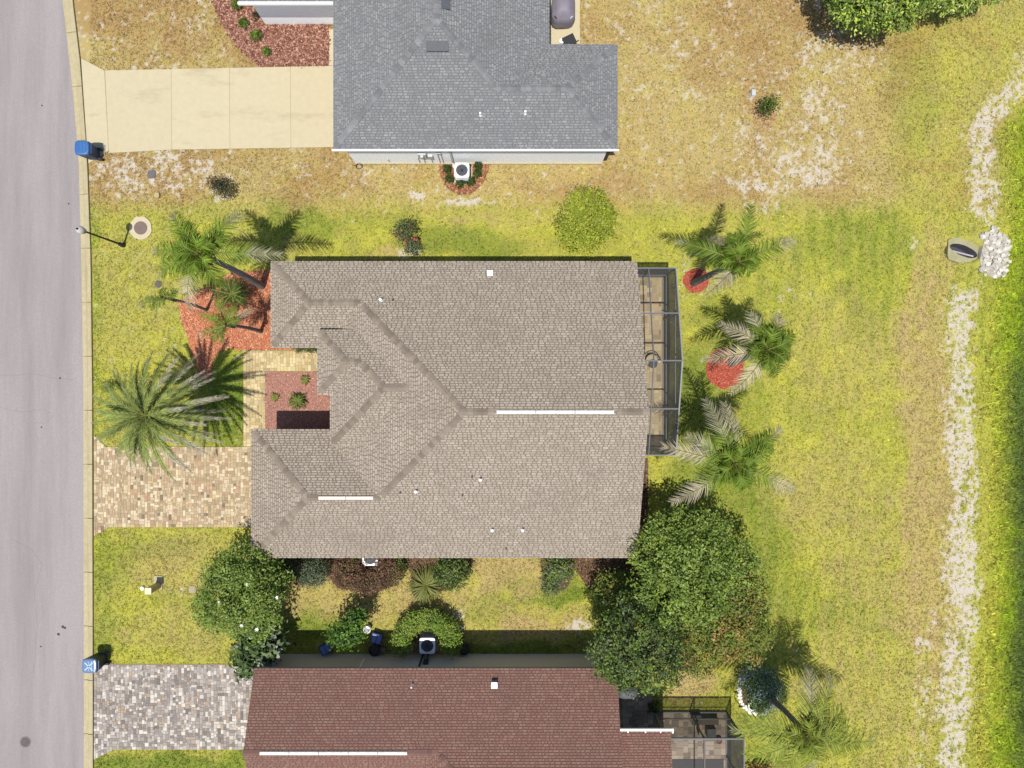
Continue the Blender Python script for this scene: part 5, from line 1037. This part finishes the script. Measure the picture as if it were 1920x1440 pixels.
def crate(px, py, ang, label):
    x, y, _ = G(px, py, .4); t = thing('recycling_bin', (x, y, 0), label, 'recycling bin', 'blue recycling bins'); cl = mat('blue_crate', A(64, 96, 176), .6, .12, 12)
    MB().box((x, y, .19), (.46, .40, .38), ang, taper=.85).build('body', cl, t)
    MB().box((x, y, .395), (.52, .45, .04), ang).build('rim', mat('blue_rim', A(44, 72, 140), .6), t)
    for s in (-1, 1): MB().box((x + s * .115 * math.cos(ang), y + s * .115 * math.sin(ang), .42), (.20, .38, .025), ang).build('lid_panel', mat('pale_blue_lid', A(120, 150, 214), .5, .12, 10), t)
crate(610, 1217, .45, 'blue bin in the wall shade left of the small young tree'); crate(706, 1198, -.3, 'blue bin beside the black tub and white bucket')
x, y, _ = G(688, 1181, .35); bk = thing('bucket', (x, y, 0), 'tipped white bucket next to the small young tree', 'bucket'); MB().lathe((x, y, 0), [(.13, 0), (.16, .34), (.17, .36), (.15, .36), (.13, .04)], 18).build('body', M_pipe, bk); MB().tube([(x + .16 * math.cos(a), y + .16 * math.sin(a) , .36 + .0) for a in np.linspace(0, math.pi, 10)], .007, 5).build('handle', M_grey, bk)
x, y, _ = G(673, 311, .1); hz = thing('garden_hose', (x, y, 0), 'small dark coiled hose at the left end of the white wall', 'hose'); MB().tube([(x + .12 * math.cos(a) * (1 + a * .02), y + .10 * math.sin(a) * (1 + a * .02), .02 + a * .004) for a in np.linspace(0, 15, 60)], .014, 6).build('coil', M_dark, hz); MB().tube([(x - .1, y, .02), (x - .2, y + .05, .02), (x - .26, y + .02, .03)], .018, 6).build('nozzle', M_black, hz)
# white stone ring of the flower bed
fr = thing('stone_edging', (*G2(1420, 1297), 0), 'arc of white stones edging the lower right flower bed', 'edging'); r_ = random.Random(12); stm = [MB().blob((0, 0, 0), (.11, .09, .07), s, .18, 7, 5).mesh('stone', mat('white_stone', (.62, .60, .55), .9, .12, 10, obj_random=.1)) for s in range(4)]
cx, cy = G2(1422, 1297)
for k in range(20):
    a = 1.9 + 3.3 * k / 20; o = link(bpy.data.objects.new('stone', stm[k % 4])); o.parent = fr; o.location = (cx + .92 * math.cos(a) - fr.location.x, cy + 1.02 * math.sin(a) - fr.location.y, .05); o.rotation_euler = (0, 0, a + r_.uniform(-.4, .4)); s = r_.uniform(.8, 1.25); o.scale = (s, s, s)
x, y, _ = G(1411, 1325, .3); wp = thing('plant_pot', (x, y, .02), 'round white stone pot on the flower bed edge', 'pot'); MB().lathe((x, y, .02), [(.12, 0), (.2, .2), (.21, .28), (.15, .29), (.13, .2)], 18).build('body', mat('white_pot', (.62, .60, .54), .8, .1, 10), wp); MB().lathe((x, y, .2), [(.14, 0), (.14, .02)], 14).build('soil', mat('rusty_soil', A(120, 84, 62), .95, .2, 20), wp)
# bird statue on a stake left of the ring
x, y, _ = G(1384, 1318, .6); sk = thing('garden_stake', (x, y, 0), 'thin dark garden stake left of the flower bed', 'garden ornament'); MB().tube([(x, y, 0), (x, y, .9)], .015, 6).build('rod', M_dark, sk); MB().blob((x, y, .95), (.12, .05, .06), 2, .1, 8, 6).build('bird', M_dark, sk)

# ------------------------------------------------------------------ storm drain outlet and riprap
hx, hy = G2(1808, 472); hw = thing('drain_outlet', (hx, hy, 0), 'sloped concrete pipe outlet with dark oval mouth by the sandy path', 'drain')
out = GP([(1776, 449), (1800, 445), (1843, 444), (1840, 503), (1812, 497), (1774, 486)]); m = MB(); n = 36
ec = G2(1808, 470); ex, ey, ea = .76, .26, -.27; ca, sa = math.cos(ea), math.sin(ea)
def sz(x): return .10 - .30 * sstep(20.3, 22.2, np.array(x)).item()
inner = [(ec[0] + ex * math.cos(math.tau * k / n) * ca - ey * math.sin(math.tau * k / n) * sa, ec[1] + ex * math.cos(math.tau * k / n) * sa + ey * math.sin(math.tau * k / n) * ca) for k in range(n)]
def hit(dx, dy):
    best = 9
    for i in range(len(out)):
        (x1, y1), (x2, y2) = out[i], out[(i + 1) % len(out)]; ax, ay = x1 - ec[0], y1 - ec[1]; bx_, by_ = x2 - x1, y2 - y1; den = dx * by_ - dy * bx_
        if abs(den) < 1e-9: continue
        t_ = (ax * by_ - ay * bx_) / den; s_ = (ax * dy - ay * dx) / den
        if t_ > 0 and -1e-6 <= s_ <= 1 + 1e-6: best = min(best, t_)
    return best
outer = []
for p in inner:
    dx, dy = p[0] - ec[0], p[1] - ec[1]; q = hit(dx, dy); outer.append((ec[0] + dx * q, ec[1] + dy * q))
vs = [(x, y, sz(x)) for x, y in outer] + [(x, y, sz(x)) for x, y in inner] + [(x, y, sz(x) - .5) for x, y in outer] + [(x, y, sz(x) - .5) for x, y in inner]
fs = []
for k in range(n):
    j = (k + 1) % n; fs += [(k, j, n + j, n + k), (2 * n + k, 2 * n + j, j, k), (n + k, n + j, 3 * n + j, 3 * n + k)]
m.add(vs, fs); m.build('slab', mat('mossy_concrete', A(190, 184, 146), .9, .15, 6, .2, 40, stain=(A(160, 160, 110), 1.2, .45, .7, .8, (1, 1, 1))), hw)
pm = MB(); vs = [(ec[0] + (p[0] - ec[0]) * .985, ec[1] + (p[1] - ec[1]) * .985, sz(p[0]) - .012) for p in inner] + [(ec[0] + (p[0] - ec[0]) * .8 - .05, ec[1] + (p[1] - ec[1]) * .8, sz(p[0]) - .42) for p in inner]
pm.add(vs, [(k, (k + 1) % n, n + (k + 1) % n, n + k) for k in range(n)] + [tuple(range(n, 2 * n))]); pm.build('pipe', mat('pipe_lining', (.055, .052, .065), .5, .2, 8), hw)
MB().beam((ec[0] - .55, ec[1] + .03, sz(20.8) - .2), (ec[0] + .6, ec[1] - .22, sz(21.8) - .12), .07, .05).build('pipe_lip', mat('pipe_lip', (.30, .29, .31), .4, .1, 8), hw)
rp = thing('riprap', (*G2(1862, 478), -.2), 'fan of pale broken limestone rocks below the pipe outlet', 'rocks'); r_ = random.Random(21)
rm = [MB().blob((0, 0, 0), (1, .8, .55), 40 + s, .38, 6, 4).mesh('rock', M_rock) for s in range(6)]; cnt = 0; zb = base_of(rp)
for k in range(600):
    px, py = r_.uniform(1820, 1905), r_.uniform(422, 528); e = ((px - 1864) / 38) ** 2 + ((py - 474) / 50) ** 2
    if e > r_.uniform(.85, 1.05) or (px < 1843 and 446 < py < 500): continue
    if cnt >= 120: break
    x, y, _ = G(px, py); z = float(ground_z(np.array(x), np.array(y))); s = r_.uniform(.07, .17); o = link(bpy.data.objects.new('rock', rm[k % 6])); o.parent = rp; o.location = (x - zb.x, y - zb.y, z + s * .35 - zb.z); o.scale = (s, s, s); o.rotation_euler = (r_.uniform(-.4, .4), r_.uniform(-.4, .4), r_.uniform(0, 6)); cnt += 1
MB().prism(GP(ell(1866, 476, 30, 46, 22, 9, .12)), lambda x, y: float(ground_z(np.array(x), np.array(y))) - .05, lambda x, y: float(ground_z(np.array(x), np.array(y))) + .03).build('gravel_base', mat('limestone_fines', (.30, .275, .23), .95, .35, 9, .6, 24), rp)

# ------------------------------------------------------------------ grass blades
hard = [GP(p) for p in (drive_top, drive_main, walk_main, drive_low, bed_red, bed_court, bed_top, bed_ac, bed_ring1, bed_ring2, bed_south, bed_south2, bed_hedge, bed_flower, patio_top, patio_main, patio_low, headwall)] + houses_plan + [GP(ell(1862, 476, 34, 46, 22, 9, .1)), GP(ell(265, 428, 20, 22))]
kx = [G2(a, b) for a, b in kerb_edge]
def blades(name, n, x0, x1, y0, y1, hgt, wid, label, seed, keep=None, lean=.9, cf=1.0, per=5, sd=.42):
    """tufts of a few blades; the blades of a tuft share its colour"""
    r = np.random.default_rng(seed); x = r.uniform(x0, x1, n); y = r.uniform(y0, y1, n); ok = x > np.interp(-y, [-p[1] for p in kx], [p[0] for p in kx]) + .005
    for h_ in hard: ok &= ~inside(h_, x, y)
    x = x[ok]; y = y[ok]; c, s, lush, dk = turf(x, y)
    ok = r.random(len(x)) > s * .80
    if keep is not None: ok &= keep(lush, dk, r.random(len(x)))
    x = x[ok]; y = y[ok]; c = c[ok]; m = len(x)
    c = c * np.clip(r.normal(1.16, sd, (m, 1)), .30, 2.3) * cf; c = c * (1 + r.normal(0, .06, (m, 3)))
    x = np.repeat(x, per); y = np.repeat(y, per); c = np.repeat(c, per, 0); n = len(x); sc = np.repeat(r.uniform(.7, 1.35, m), per)
    ph = r.uniform(0, math.tau, n); rr_ = wid * 1.0 * r.random(n); x = x + np.cos(ph) * rr_; y = y + np.sin(ph) * rr_
    a = ph + r.normal(0, .7, n); b = a + math.pi / 2 + r.normal(0, .3, n); hh = hgt * r.uniform(.45, 1.2, n) * sc; ww = wid * r.uniform(.6, 1.4, n) * sc; ln = hgt * r.uniform(.3, lean * 1.7, n) * sc; z = ground_z(x, y)
    V = np.zeros((n, 3, 3)); V[:, 0] = np.stack([x - np.cos(b) * ww / 2, y - np.sin(b) * ww / 2, z], 1); V[:, 1] = np.stack([x + np.cos(b) * ww / 2, y + np.sin(b) * ww / 2, z], 1)
    V[:, 2] = np.stack([x + np.cos(a) * ln, y + np.sin(a) * ln, z + hh], 1)
    o = raw_obj(name, V.reshape(-1, 3), np.arange(n * 3).reshape(n, 3), np.repeat(np.clip(c, 0, .8), 3, 0), M_blade)
    tag(o, label, 'grass', kind='stuff')
blades('lawn_grass', 300000, -19.8, 24.8, -18.6, 18.6, .045, .036, 'short patchy turf grass over the lots', 1, keep=lambda l, d, q: q > l * .3, per=4, sd=.30)
blades('bank_grass', 24000, 20.5, 25.6, -19, 19, .10, .045, 'taller lush green grass on the ditch bank at the right', 2, keep=lambda l, d, q: (l > .5) & (q < .5 + .5 * d), lean=1.0, cf=1.15)
